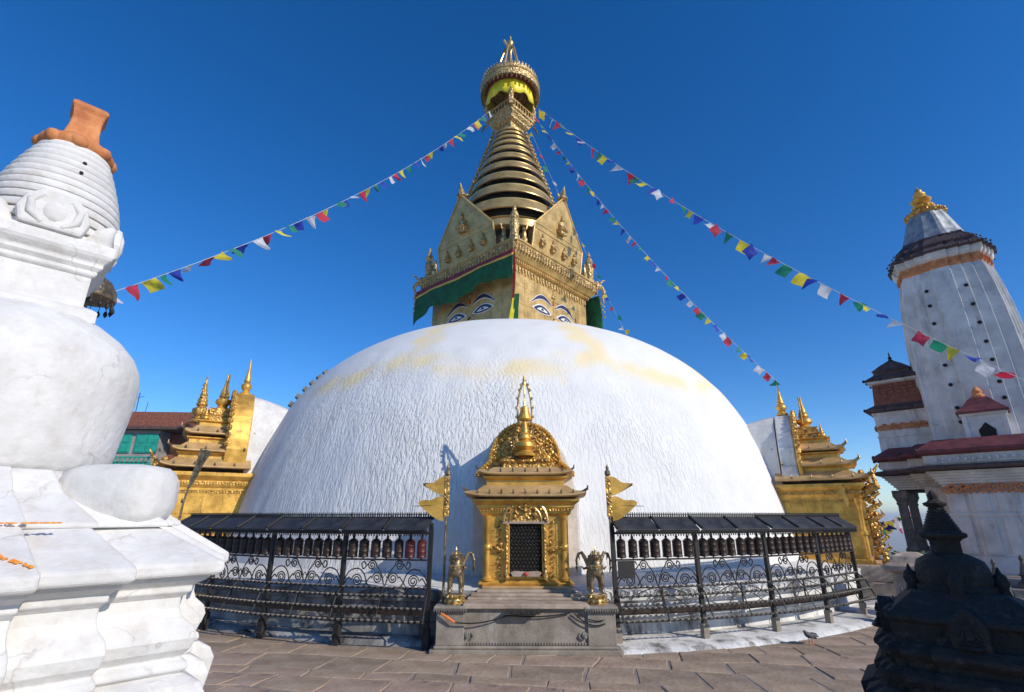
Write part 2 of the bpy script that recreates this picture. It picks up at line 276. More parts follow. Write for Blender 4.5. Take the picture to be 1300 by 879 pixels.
# paving stones, rows along a slightly turned grid
pav = bpy.data.objects.new('pavement', None); COL.objects.link(pav); pav['kind'] = 'structure'; pav['label'] = 'courtyard of large worn flagstones'
pr = random.Random(3); RZ = radians(-9); cnt = 0
y = 5.6
while y < 13.2:
    rh = pr.uniform(.32, .72); x = -9.5 + pr.uniform(-.5, 0)
    while x < 11.5:
        rw = pr.uniform(.42, 1.25)
        cx, cy = x + rw / 2, y + rh / 2
        X = cx * cos(RZ) - (cy - 9) * sin(RZ); Y = 9 + cx * sin(RZ) + (cy - 9) * cos(RZ)
        x += rw
        rr = hypot(X, Y - 21.5)
        if rr < 12.0 or Y < 6.4 or Y > 12.9: continue
        if X < -.62 * Y - 1.2 or X > .66 * Y + 1.6: continue
        if rr < 12.5 and False: continue
        hx, hy = rw / 2 - .009, rh / 2 - .009
        j = lambda: pr.uniform(-.028, .012)
        c = [(-hx - j(), -hy - j()), (hx + j(), -hy - j()), (hx + j(), hy + j()), (-hx - j(), hy + j())]
        # an extra bent point on the long sides keeps the outlines irregular
        pts = [c[0], (pr.uniform(-.2, .2) * rw, -hy + pr.uniform(-.008, .02)), c[1], (hx - pr.uniform(-.004, .02), pr.uniform(-.15, .15) * rh), c[2], (pr.uniform(-.2, .2) * rw, hy - pr.uniform(-.008, .02)), c[3]]
        def wp(p):
            xx, yy = cx + p[0], cy + p[1]; q = noise.noise_vector(Vector((xx * .75, yy * .75, 3.3))); q2 = noise.noise_vector(Vector((xx * 2.3, yy * 2.3, 8.1)))
            return (p[0] + .16 * q.x + .035 * q2.x, p[1] + .13 * q.y + .03 * q2.y)
        pts = [wp(p) for p in pts]; mx_ = sum(p[0] for p in pts) / 7; my_ = sum(p[1] for p in pts) / 7
        zt = .009 + pr.uniform(-.004, .007); tx = pr.uniform(-.008, .008); ty = pr.uniform(-.010, .010)
        b = MB(); b.loft([[(p[0], p[1], -.02) for p in pts], [(p[0], p[1], zt - .008 + tx * p[0] + ty * p[1]) for p in pts],
                          [(mx_ + (p[0] - mx_) * .975, my_ + (p[1] - my_) * .965, zt + tx * p[0] + ty * p[1]) for p in pts]])
        o = b.build('paving_stone', pr.choice(['paving', 'paving', 'paving_b', 'paving_c']), pav, T=TR(X, Y, 0, RZ))
        cnt += 1
    y += rh
print('paving stones', cnt)

# ================================================================== THE GREAT STUPA
D = 21.5
st = thing('great_stupa', 'huge white domed stupa with golden eyed tower and ringed spire', 'stupa', (0, D, 0))
Hd = 9.387
def rdome(z): return 8.82 * max(0, 1 - (z / Hd) ** 3.559) ** (1 / 2.441) + 1.56 * (1 - z / Hd)
NA, NZ = 512, 150
vs = []; fs = []; stain = []
zz = []
for k in range(NZ):
    t = k / (NZ - 1); zz.append(.62 + (Hd - .62) * sin(t * pi / 2) ** 1.0)
for k, z in enumerate(zz):
    r = rdome(z) if k < NZ - 1 else .01
    for i in range(NA):
        a = 2 * pi * i / NA; x, y_ = r * sin(a), -r * cos(a)
        q = Vector((x * 2.2, y_ * 2.2, z * .5))
        d = .030 * noise.noise(Vector((x * .55, y_ * .55, z * .3))) + .022 * noise.noise(q) * (1 if z < 7 else .3)
        vs.append((x + d * sin(a), y_ - d * cos(a), z))
        # saffron wash: petals thrown round the shoulder of the dome
        n1 = noise.noise(Vector((x * .55, y_ * .55, z * .9 + 4))); n2 = noise.noise(Vector((x * 1.7, y_ * 1.7, z * 1.3)))
        NP = 10; u = (a / (2 * pi) * NP + .556 + .035 * n1 + .02 * n2) % 1; dc = abs(u - .5) * 2          # 0 at petal centre, 1 at the spoke
        wid = 2 * pi * r / NP / 2                                                        # metres from centre to spoke
        e = (1 - dc) * wid
        zb = 6.35 - .60 * (1 - dc ** 2) + .12 * n1 + .10 * n2
        spoke = max(0, min(1, (.62 + .35 * n2 - e) / .5)) if 2.2 < r else 0
        spoke *= max(0, min(1, (z - zb + .35) / .3))
        band = max(0, min(1, (.42 + .22 * n2 - abs(z - zb)) / .42))
        s_ = max(spoke * max(.5, min(1, .9 + .8 * n2)), band * .9 * max(.25, min(1, .85 + .9 * n1 + .9 * n2))) + .10 * max(0, min(1, (z - zb) / .5)) * max(0, n1 + .3)
        # thin drips below the band
        dr = noise.noise(Vector((x * 3.5, y_ * 3.5, z * .25 + 9)))
        if z < zb and z > zb - 1.3: s_ = max(s_, max(0, dr - .22) * 1.3 * (1 - (zb - z) / 1.3))
        stain.append(max(0, min(.9, s_ * 1.0)))
for k in range(NZ - 1):
    for i in range(NA):
        j = (i + 1) % NA; fs.append((k * NA + i, k * NA + j, (k + 1) * NA + j, (k + 1) * NA + i))
me = bpy.data.meshes.new('dome'); me.from_pydata(vs, [], fs); me.materials.append(M['dome'])
ca = me.attributes.new('stain', 'FLOAT', 'POINT'); ca.data.foreach_set('value', stain)
me.polygons.foreach_set('use_smooth', [True] * len(me.polygons)); me.update()
dome = put('dome', me, st); dome['label'] = 'whitewashed dome with saffron petal stains round its shoulder'
# terrace, kerb
def arc_sweep(prof, a0, a1, n):                       # profile (r, z) swept from azimuth a0 to a1 (degrees from -Y)
    b = MB(); vs = []; fs = []; k = len(prof)
    for i in range(n + 1):
        a = radians(a0 + (a1 - a0) * i / n); vs += [(r * sin(a), -r * cos(a), z) for r, z in prof]
    for i in range(n):
        for j in range(k - 1): fs.append((i * k + j, (i + 1) * k + j, (i + 1) * k + j + 1, i * k + j + 1))
    fs += [tuple(range(k)), tuple(n * k + j for j in range(k - 1, -1, -1))]
    return b.add(vs, fs)
tp_ = [(9.6, 0), (11.50, 0), (11.46, .30), (11.52, .34), (11.48, .62), (11.56, .66), (11.58, .80), (11.50, .84)]
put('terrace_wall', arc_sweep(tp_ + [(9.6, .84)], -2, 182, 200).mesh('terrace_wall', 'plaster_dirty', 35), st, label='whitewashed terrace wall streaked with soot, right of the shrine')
put('terrace_wall', arc_sweep(tp_ + [(9.6, .84)], -178, -2, 200).mesh('terrace_wall', 'soot_shade_wall', 35), st, label='grey terrace wall left of the shrine, soot and shade in its colour')
b = MB(); b.lathe([(11.50, .836), (11.46, .86), (10.75, .91), (10.50, .97), (9.8, 1.0)], 240, cap=False); put('terrace_ledge', b.mesh('terrace_ledge', 'plaster', 60), st)
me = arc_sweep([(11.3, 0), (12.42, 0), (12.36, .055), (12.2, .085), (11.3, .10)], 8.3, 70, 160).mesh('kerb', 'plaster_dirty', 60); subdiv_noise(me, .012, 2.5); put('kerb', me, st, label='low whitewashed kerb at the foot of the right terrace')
me = arc_sweep([(11.3, 0), (11.86, 0), (11.82, .07), (11.7, .10), (11.3, .12)], -70, -7, 120).mesh('kerb', 'soot_shade_wall', 60); subdiv_noise(me, .012, 2.5); put('kerb', me, st, label='narrow grey kerb at the foot of the left terrace')

# tower (harmika)
HR = radians(3); HX = -.1
def HT(z=0., rot=0.): return TR(HX, 0, z, HR + rot)
tower = MB(HT()).plan([(2.5, 8.4), (2.5, 11.75)], square).build('tower_box', 'brass', st)
# thin raised sheet seams on the faces
fr45 = radians(-45)
FACES = [(-1, radians(-135)), (1, radians(-45)), (2, radians(45)), (3, radians(135))]
def face_T(ang, n, z=0.):                             # frame on a face: local x along the face (left to right seen from outside), -Y outward
    # local -Y must point along the face normal
    return HT() @ Matrix.Rotation(ang + pi / 2, 4, 'Z') @ Matrix.Translation((0, -n, z))
# NOTE: the box itself is turned so that its faces look along FACES
bpy.data.objects.remove(tower)
def sq45(r): return [(p[0] * cos(pi / 4) - p[1] * sin(pi / 4), p[0] * sin(pi / 4) + p[1] * cos(pi / 4)) for p in square(r)]
tower = MB(HT()).plan([(2.5, 8.4), (2.5, 11.75)], sq45).build('tower_box', 'brass', st, label='square gilt tower with painted eyes on each side')
for kf, ang in FACES:
    T = face_T(ang, 2.5)
    b = MB(T)
    rs = random.Random(kf + 9)
    for i in range(-3, 4):
        b.box(i * .62 - .012, -.012, 8.9, i * .62 + .012, .002, 11.7)
    for z in (9.4, 10.05, 10.8, 11.35): b.box(-2.49, -.013, z, 2.49, .002, z + .022)
    b.build('sheet_seam', 'brass', tower)
    # row of pendant drops under the cornice
    b = MB(T)
    for i in range(26):
        x = -2.4 + i * 4.8 / 25; b.prism([(x - .07, 11.62), (x + .07, 11.62), (x + .05, 11.46), (x, 11.36 - .05 * (i % 2)), (x - .05, 11.46)], -.05, 0)
    b.build('drop_fringe', 'brass_orn', tower)
    def lens(x0, x1, zc, h, flip, wav=.0, n=14):
        top = []; bot = []
        for i in range(n + 1):
            t = i / n; x = x0 + (x1 - x0) * t
            droop = .10 * sin(pi * t) if not wav else wav * sin(2 * pi * t)
            hh = h * sin(pi * t) ** .8
            top.append((x, zc + hh * .62 + (.5 * droop))); bot.append((x, zc - hh * .42 + .3 * droop))
        return bot + top[::-1]
    for s in (-1, 1):
        xi, xo = s * .20, s * 1.40
        X0, X1 = min(xi, xo), max(xi, xo)
        eye = MB(T).prism(lens(X0 - .03, X1 + .03, 10.13, .36, 0), -.022, -.004).build('eye', 'eye_white', tower)
        MB().prism(lens(X0 + .07, X1 - .07, 10.125, .27, 0), 0, .012)
        MB(T).prism(lens(X0 + .06, X1 - .06, 10.13, .29, 0), -.034, -.021).build('eye_outline', 'eye_blue', tower)
        MB(T).prism(lens(X0 + .24, X1 - .24, 10.125, .12, 0), -.046, -.033).build('eyeball', 'eye_white', tower)
        MB(T).prism(lens(X0 + .50, X1 - .50, 10.14, .07, 0), -.056, -.045).build('pupil', 'eye_blue', tower)
        # eyebrow: arched crescent
        n = 14; up = []; lo = []
        for i in range(n + 1):
            t = i / n; x = X0 - .04 + (X1 - X0 + .08) * t; u = t if s > 0 else 1 - t
            zc = 10.42 + .36 * sin(pi * min(1, u * .86 + .10)) - .10 * u; th = .025 + .085 * sin(pi * t)
            up.append((x, zc + th)); lo.append((x, zc - th * .5))
        MB(T).prism([(x, z + .03) for x, z in up][::-1] + [(x, z - .03) for x, z in lo], -.012, 0) if False else None
        MB(T).prism([(x, z - .035) for x, z in lo] + [(x, z + .035) for x, z in up][::-1], -.02, -.004).build('eyebrow_border', 'eye_white', tower)
        MB(T).prism(lo + up[::-1], -.034, -.019).build('eyebrow', 'eye_blue', tower)
    pts = [(.05 * cos(1.2 * t) * (1 + t * .35) - .03, -.03, 10.0 - t * .06 + .05 * sin(1.6 * t)) for t in [i * .35 for i in range(18)]]
    MB(T).tube(pts, .028, 6).build('nose', 'eye_blue', tower)
    MB(T).prism([(-.05, 10.62), (.05, 10.62), (.035, 10.80), (0, 10.88), (-.035, 10.80)], -.03, 0).build('forehead_mark', 'tika', tower)
    b = MB(T); b.prism([(-.14, 10.95), (.14, 10.95), (.05, 11.25), (0, 11.34), (-.05, 11.25)], -.07, 0); b.build('crest_plaque', 'brass_orn', tower)
# cornice
cor = MB(HT()).plan([(2.5, 11.66), (2.62, 11.70), (2.62, 11.80), (2.72, 11.84), (2.86, 12.02), (2.86, 12.10), (2.93, 12.13), (2.93, 12.42), (2.99, 12.45), (2.99, 12.52), (2.80, 12.55), (2.0, 12.56)], sq45).build('cornice', 'brass', st, label='overhanging gilt cornice of the tower')
for kf, ang in FACES:
    T = face_T(ang, 2.93)
    b = MB(T)
    for i in range(34):
        x = -2.85 + i * 5.7 / 33
        b.ball((x, -.02, 12.28), (.07, .06, .10), 6, 4); b.box(x - .035, -.05, 12.14, x + .035, 0, 12.19)
        b.prism([(x - .07, 12.13), (x + .07, 12.13), (x, 11.98)], -.035, 0)
    b.build('cornice_beading', 'brass_orn', cor)
    b = MB(face_T(ang, 2.62))
    for i in range(40):
        x = -2.5 + i * 5.0 / 39; b.box(x - .035, -.05, 11.71, x + .035, 0, 11.79)
    b.build('cornice_dentils', 'brass', cor)
# corner ornaments: hanging makara brackets and standing pinnacles
for ca_ in (-90, 0, 180, 90):
    a = radians(ca_); T = HT() @ Matrix.Rotation(a, 4, 'Z')
    b = MB(T); r0 = 2.99 * 1.414
    if ca_ in (0, 180):
        b.tube([(r0 - .1, 0, 12.35), (r0 + .12, 0, 12.35), (r0 + .22, 0, 12.12), (r0 + .12, 0, 11.85), (r0 + .2, 0, 11.55)], [.10, .10, .08, .06, .03], 6)
        b.tube([(r0, 0, 12.45), (r0 + .15, 0, 12.7), (r0 + .32, 0, 12.75)], [.07, .05, .02], 6)
        for k in range(6): b.ball((r0 + .12 + .05 * (k % 2), .04 * (-1) ** k, 11.5 - .13 * k), .055, 5, 3)
    b.ball((r0 - .12, 0, 12.5), (.16, .16, .2), 8, 4)
    b.build('corner_bracket', 'brass_orn', cor)
    b = MB(T); b.lathe([(.2, 12.55), (.22, 12.7), (.15, 12.8), (.19, 13.0), (.2, 13.35), (.12, 13.5), (.19, 13.65), (.15, 13.8), (.07, 13.95), (.09, 14.02), (.01, 14.25)], 10, (r0 - .42, 0, 0))
    b.build('corner_pinnacle', 'brass_orn', cor)
    b = MB(T)
    for s in (-1, 1):
        b.ball((r0 - .75, s * .42, 12.75), (.15, .15, .2), 7, 4); b.ball((r0 - .75, s * .42, 13.02), (.09, .09, .22), 7, 4); b.ball((r0 - .75, s * .42, 13.28), .09, 7, 4)
        b.tube([(r0 - .75, s * .42, 13.1), (r0 - .6, s * .5, 13.2), (r0 - .62, s * .55, 13.42)], .03, 5)
    b.build('guardian_figure', 'bronze_gilt', cor)
# neck drum; its near-black core paints the shade in the openings
b = MB(HT()); b.lathe([(2.25, 12.5), (2.25, 12.75), (2.05, 12.8)], 48); b.build('drum_base', 'brass', st)
b = MB(HT()); b.lathe([(2.10, 12.7), (2.15, 14.4)], 48); b.build('drum_core', 'dark', st)
for i in range(16):
    a = 2 * pi * i / 16
    MB(HT() @ Matrix.Rotation(a, 4, 'Z')).box(2.1, -.10, 12.75, 2.30, .10, 14.2).build('drum_pillar', 'brass', st)
b = MB(HT()); b.lathe([(2.3, 14.10), (2.42, 14.12), (2.46, 14.16), (2.44, 14.50), (2.50, 14.54), (2.45, 14.60), (1.9, 14.62)], 64); b.build('drum_band', 'brass_ring', st, smooth=30)
# torana gables
fig_b = figure_mesh(1.0, 'brass_orn')
for kf, ang in FACES:
    T = face_T(ang, 2.72)
    lean = Matrix.Translation((0, 0, 12.55)) @ Matrix.Rotation(radians(9), 4, 'X')
    pent = [(-1.68, 0), (1.68, 0), (1.68, 1.15), (0.06, 3.0), (-.06, 3.0), (-1.68, 1.15)]
    gb = MB(T @ lean).prism(pent, -.06, .06).build('torana_gable', 'brass', st, label=None)
    b = MB(T @ lean); ins = [(-1.72, -.02), (1.72, -.02), (1.72, 1.17), (0.08, 3.06), (-.08, 3.06), (-1.72, 1.17)]
    for i in range(6):
        p, q = ins[i], ins[(i + 1) % 6]; b.tube([(p[0], -.06, p[1]), (q[0], -.06, q[1])], .045, 6)
    b.box(-1.62, -.085, 1.0, 1.62, -.06, 1.06); b.box(-1.62, -.08, 1.22, 1.62, -.06, 1.25)
    b.build('gable_frame', 'brass', gb)
    for (x, z, h) in ((0, 1.45, .85), (-1.15, .42, .5), (-.42, .42, .5), (.38, .42, .5), (1.12, .42, .5)):
        TT = T @ lean @ Matrix.Translation((x, -.10, z)) @ Matrix.Scale(h, 4)
        put('relief_figure', fig_b, gb, TT)
        MB(T @ lean @ Matrix.Translation((x, -.08, z))).plan([(.12 * h / .5, -.16 * h), (.26 * h, 0)], square).build('figure_pedestal', 'brass_orn', gb)
    b = MB(T @ lean); b.lathe([(.12, 3.0), (.24, 3.08), (.20, 3.2), (.09, 3.26), (.13, 3.38), (.08, 3.5), (.02, 3.75)], 10); b.build('gable_finial', 'bronze_gilt', gb)
# thirteen rings
gap = [14.87, 15.92, 16.86, 17.70, 18.44, 19.08, 19.62, 20.06, 20.44, 20.76]
top = gap[1:] + [21.1]
def rr(z): return 2.74 - (z - 14.6) / 6.4 * 2.04
b = MB(HT()); b.lathe([(2.1, 13.9), (2.36, 14.9), (.36, 21.3)], 32); b.build('spire_core', 'dark', st)  # near-black core paints the shade between the rings
for i in range(10):
    z0 = gap[i]; hgt = (top[i] - z0) * .60; r0 = rr(z0); r1 = rr(z0 + hgt)
    b = MB(HT()); prof = [(r1 - .12, z0 + hgt - .03), (r0 - .07, z0 + .03), (r0 - .02, z0), (r0 + .03, z0 + .02), (r0 + .03, z0 + .05), (r0, z0 + .07), (r1 + .01, z0 + hgt - .04), (r1 + .02, z0 + hgt), (r1 - .12, z0 + hgt - .03)]
    b.lathe([(max(.12, a), z) for a, z in prof], 72, cap=False); b.build('spire_ring', 'brass_ring', st, smooth=30)
# ornamented ribs down the two silhouettes (they follow the tower corners)
for ca_ in (0, 180, 90):
    T = HT() @ Matrix.Rotation(radians(ca_), 4, 'Z')
    pts = [(rr(z) + .16, 0, z) for z in [14.9 + k * .26 for k in range(25)]]
    b = MB(T); b.tube(pts, .055, 6)
    for k, p in enumerate(pts):
        b.ball((p[0] + .05, 0, p[2]), (.10, .13, .09), 6, 3)
    b.build('hanging_rib', 'brass_orn', st)
# crown: square gallery, canopy, valance, tripod
b = MB(HT()); b.plan([(.50, 21.0), (.52, 21.3), (.72, 21.45), (.74, 21.55), (.86, 21.7), (.86, 21.78), (.94, 21.84), (.94, 21.96), (.6, 22.0)], sq45); cg = b.build('crown_gallery', 'brass_orn', st)
for kf, ang in FACES:
    T = face_T(ang, .90)
    b = MB(T)
    for i in range(9): x = -.84 + i * .21; b.lathe([(.025, 21.96), (.035, 22.1), (.02, 22.2), (.035, 22.3)], 6, (x, 0, 0))
    b.box(-.88, -.03, 22.3, .88, .03, 22.36); b.build('gallery_balustrade', 'brass', cg)
for ca_ in (-90, 0, 180, 90):
    T = HT() @ Matrix.Rotation(radians(ca_), 4, 'Z'); r0 = .92 * 1.414
    b = MB(T); b.box(r0 - .14, -.12, 21.9, r0 + .06, .12, 22.5); b.lathe([(.10, 22.5), (.15, 22.6), (.07, 22.68), (.11, 22.8), (.05, 22.9), (.01, 23.1)], 8, (r0 - .04, 0, 0)); b.build('gallery_pinnacle', 'brass_orn', cg)
    b = MB(T); b.tube([(r0 - .05, 0, 21.6), (r0 + .12, 0, 21.35), (r0 + .18, 0, 21.1)], [.06, .05, .02], 5); b.build('corner_hook', 'bronze', cg)
b = MB(HT()); b.lathe([(.34, 21.9), (.36, 23.0), (.5, 23.5), (.6, 23.9)], 24); b.build('crown_core', 'brass_orn', st)
b = MB(HT())
for i in range(12):
    a = 2 * pi * i / 12; b.tube([(.6 * cos(a), .6 * sin(a), 22.0), (.9 * cos(a), .9 * sin(a), 23.6)], .03, 5)
b.build('canopy_strut', 'bronze', st)
n = 96; rings = []
for (r, z, w) in ((1.16, 23.86, 0), (1.20, 23.6, .01), (1.24, 23.25, .03), (1.27, 22.85, .05)):
    rings.append([((r + w * sin(i * 2 * pi / 8 * 1.0)) * cos(2 * pi * i / n), (r + w * sin(i * 2 * pi / 8)) * sin(2 * pi * i / n), z - (.0 if z > 23.2 else .22 * abs(sin(i * pi / 16)))) for i in range(n)])
b = MB(HT()); b.loft(rings, False); vc = b.build('yellow_valance', 'yellow_cloth', st, smooth=80, label='bright yellow cloth valance hung under the golden canopy')
s_ = vc.modifiers.new('thick', 'SOLIDIFY'); s_.thickness = .02
b = MB(HT()); b.lathe([(1.28, 23.6), (1.33, 23.84), (1.2, 23.86)], 48, cap=False); b.build('red_canopy_fringe', 'red_cloth', st)
b = MB(HT()); b.lathe([(1.2, 23.84), (1.54, 23.62), (1.58, 23.62), (1.60, 23.70), (1.59, 24.0), (1.63, 24.03), (1.61, 24.08), (1.53, 24.10), (1.50, 24.36), (1.2, 24.56), (.6, 24.7), (.2, 24.75)], 64)
b.build('canopy', 'brass_orn', st, smooth=30, label='round golden canopy crowning the spire')
b = MB(HT())
for i in range(48):
    a = 2 * pi * i / 48
    T = Matrix.Rotation(a, 4, 'Z')
    b.T = HT() @ T; b.prism([(-.07, 0), (.07, 0), (.05, .12), (0, .24), (-.05, .12)], -.02, .02) if False else None
    b.add([(1.50, -.09, 24.34), (1.50, .09, 24.34), (1.53, 0, 24.58), (1.44, -.09, 24.34), (1.44, .09, 24.34), (1.47, 0, 24.58)], [(0, 1, 2), (5, 4, 3), (0, 3, 4, 1), (1, 4, 5, 2), (2, 5, 3, 0)])
b.build('crown_leaves', 'brass_orn', st)
b = MB(HT())
for i in range(40):
    a = 2 * pi * i / 40; b.lathe([(.02, 23.62), (.045, 23.54), (.05, 23.40), (.02, 23.36)], 6, (1.55 * cos(a), 1.55 * sin(a), 0))
b.build('canopy_bells', 'bronze', st)
for ca_ in (-115, -60, 80, 180):
    a = radians(ca_); c, s = cos(a), sin(a)
    b = MB(HT()); b.tube([(.95 * c, .95 * s, 24.5), (.35 * c, .35 * s, 26.8), (.14 * c, .14 * s, 27.15)], [.07, .065, .055], 6); b.build('tripod_leg', 'brass_ring', st)
b = MB(HT()); b.lathe([(.4, 24.6), (.25, 24.9), (.15, 25.2), (.26, 25.5), (.12, 25.8), (.1, 26.7), (.17, 27.0), (.24, 27.1), (.14, 27.25), (.2, 27.4), (.15, 27.55), (.05, 27.75), (.07, 27.82), (.01, 28.05)], 12); b.build('pinnacle_jewel', 'bronze_gilt', st, smooth=50)
b = MB(HT()); b.tube([(-.18, -.1, 27.1), (-.36, -.1, 27.5)], [.05, .08], 6); b.build('pinnacle_horn', 'brass_ring', st)

# dark stepping lugs on the left shoulder of the dome
for i in range(8):
    z = 5.1 + i * .36 - .012 * i * i; aa = -60.5 + .0 * i
    r = rdome(z); a = radians(aa); T = Matrix.Translation((r * sin(a), -r * cos(a), z)) @ Matrix.Rotation(a, 4, 'Z') @ Matrix.Rotation(radians(-18 - 5 * i), 4, 'X')
    MB(T).box(-.13, -.11, -.10, .13, .1, .08).build('foothold', 'stone_mid', st, bevel=.02)

# green valances hung from the cornice ------------------------------------------------------------
def valance(ang, n, x0, x1, ztop, depth, bulge, seedv, endhang=0.):
    root = None
    nx, nz_ = 60, 9; T = face_T(ang, n)
    def P(u, vv):
        x = x0 + (x1 - x0) * u
        sag = .06 * sin(u * pi * 4)
        dz = depth(u) * vv
        y_ = -.02 - bulge * sin(vv * pi * .75) - .05 * vv * sin(u * 38 + seedv) * (.4 + vv)
        return (x, y_, ztop - dz + sag * vv)
    def strip(v0, v1, off, name, m):
        b = MB(Matrix.Translation((0, D, 0)) @ T); vs = []; fs = []
        for k in range(nz_):
            for i in range(nx):
                p = P(i / (nx - 1), v0 + (v1 - v0) * k / (nz_ - 1)); vs.append((p[0], p[1] - off, p[2]))
        for k in range(nz_ - 1):
            for i in range(nx - 1): fs.append((k * nx + i, k * nx + i + 1, (k + 1) * nx + i + 1, (k + 1) * nx + i))
        b.add(vs, fs); o = b.build(name, m, None, smooth=80); s = o.modifiers.new('thick', 'SOLIDIFY'); s.thickness = .015; return o
    o = strip(0, 1, 0, 'cloth_valance', 'green_cloth')
    r_ = strip(0, .17, .03, 'red_border', 'red_cloth'); y2 = strip(.17, .25, .035, 'yellow_border', 'amber_cloth'); r_.parent = o; y2.parent = o
    return o
o = valance(radians(-135), 2.96, -3.12, 2.95, 11.95, lambda u: 1.30 + .12 * cos(u * 12.5) - .28 * u + .25 * max(0, 1 - u * 6), .10, 0)
tag(o, 'long green cloth valance shading the painted eyes on the darker left side of the tower', 'valance', 'green cloth valances on the tower')
o = valance(radians(45), 2.96, -3.0, 2.5, 11.95, lambda u: 1.75 - .2 * u, .10, 2)
tag(o, 'green cloth valance at the far right corner of the tower, only its hanging end showing', 'valance', 'green cloth valances on the tower')
# corner streamer: red, yellow and green strips
sr = thing('corner_streamer', 'narrow red, yellow and green streamer hanging down the front corner of the tower', 'streamer', (HX, D, 0))
cT = Matrix.Rotation(HR, 4, 'Z')
for k, (m, x0, x1) in enumerate((('red_cloth', -.10, -.01), ('yellow_cloth', -.10, .02), ('green_cloth', -.02, .14))):
    b = MB(cT); vs = []; nseg = 14
    z0, z1 = (11.98, 9.6) if k == 0 else ((10.4, 8.7) if k == 1 else (10.2, 8.8))
    for i in range(nseg + 1):
        t = i / nseg; z = z0 + (z1 - z0) * t; yy = -4.12 + .42 * min(1, t * 1.0 if k == 0 else .7 + .3 * t) - .02 * k + .03 * sin(t * 7 + k)
        dx = .04 * sin(t * 4 + k) - (.12 if k == 1 else 0) * t
        vs += [(x0 + dx, yy, z), (x1 + dx + (.06 * t if k else 0), yy - .03, z)]
    b.add(vs, [(2 * i, 2 * i + 1, 2 * i + 3, 2 * i + 2) for i in range(nseg)])
    o = b.build('strip', m, sr); s = o.modifiers.new('thick', 'SOLIDIFY'); s.thickness = .012


# ================================================================== FRONT SHRINE
SX = .27
pl = thing('stone_plinth', 'long grey carved stone plinth carrying the central golden shrine and two lions', 'plinth', (.225, 9.2, 0), radians(-.8))
b = MB(); b.box(-1.56, 0, 0, 1.56, 3.0, .07); b.plan([(0, 0)], lambda r: []) if False else None
b.build('foot_slab', 'stone', pl, bevel=.012)
MB().box(-1.50, .04, .07, 1.50, 3.0, .12).build('base_moulding', 'stone', pl, bevel=.02)
MB().box(-1.02, .10, .12, 1.02, 3.0, .66).build('centre_panel', 'stone', pl, bevel=.006)
for s in (-1, 1):
    pier = MB().box(s * 1.24 - .23, .06, .12, s * 1.24 + .23, .9, .66).build('corner_pier', 'stone', pl, bevel=.01)
    b = MB()
    b.box(s * 1.24 - .27, .01, .66, s * 1.24 + .27, .95, .70); b.build('pier_cap', 'stone', pl, bevel=.01)
    b = MB()
    for i in range(14):
        x = s * 1.24 - .26 + i * .04; b.prism([(x - .018, .66), (x + .018, .66), (x, .61)], -.0, .05)
    b.build('petal_fringe', 'stone_mid', pl)
    b = MB()
    b.ball((s * .96, .10, .27), (.06, .045, .05), 8, 5); b.ball((s * .93, .07, .29), .018, 6, 4); b.ball((s * .99, .07, .29), .018, 6, 4)
    b.ball((s * .96, .06, .24), (.03, .03, .02), 6, 4); b.tube([(s * .96 - .07, .09, .30), (s * .96 - .1, .08, .25), (s * .96 - .06, .08, .21)], .014, 5); b.tube([(s * .96 + .07, .09, .30), (s * .96 + .1, .08, .25), (s * .96 + .06, .08, .21)], .014, 5)
    b.build('carved_mask', 'stone_mid', pl)
b = MB()
for i in range(44): b.box(-1.0 + i * .0465, .075, .13, -.975 + i * .0465, .10, .165)
b.build('carved_border', 'stone', pl)
b = MB(); b.box(-1.04, .02, .66, 1.04, 3.0, .735); b.build('top_slab', 'copper_pink', pl, bevel=.015)
b = MB(); b.prism([(-.30, .665), (.30, .665), (.22, .60), (-.22, .60)], -.09, .2); b.build('drip_spout', 'stone_dark', pl, bevel=.01)

gs = thing('golden_shrine', 'small gilt copper shrine with dark chain curtain at the foot of the dome', 'shrine', (SX, 10.75, 0), radians(-1.2))
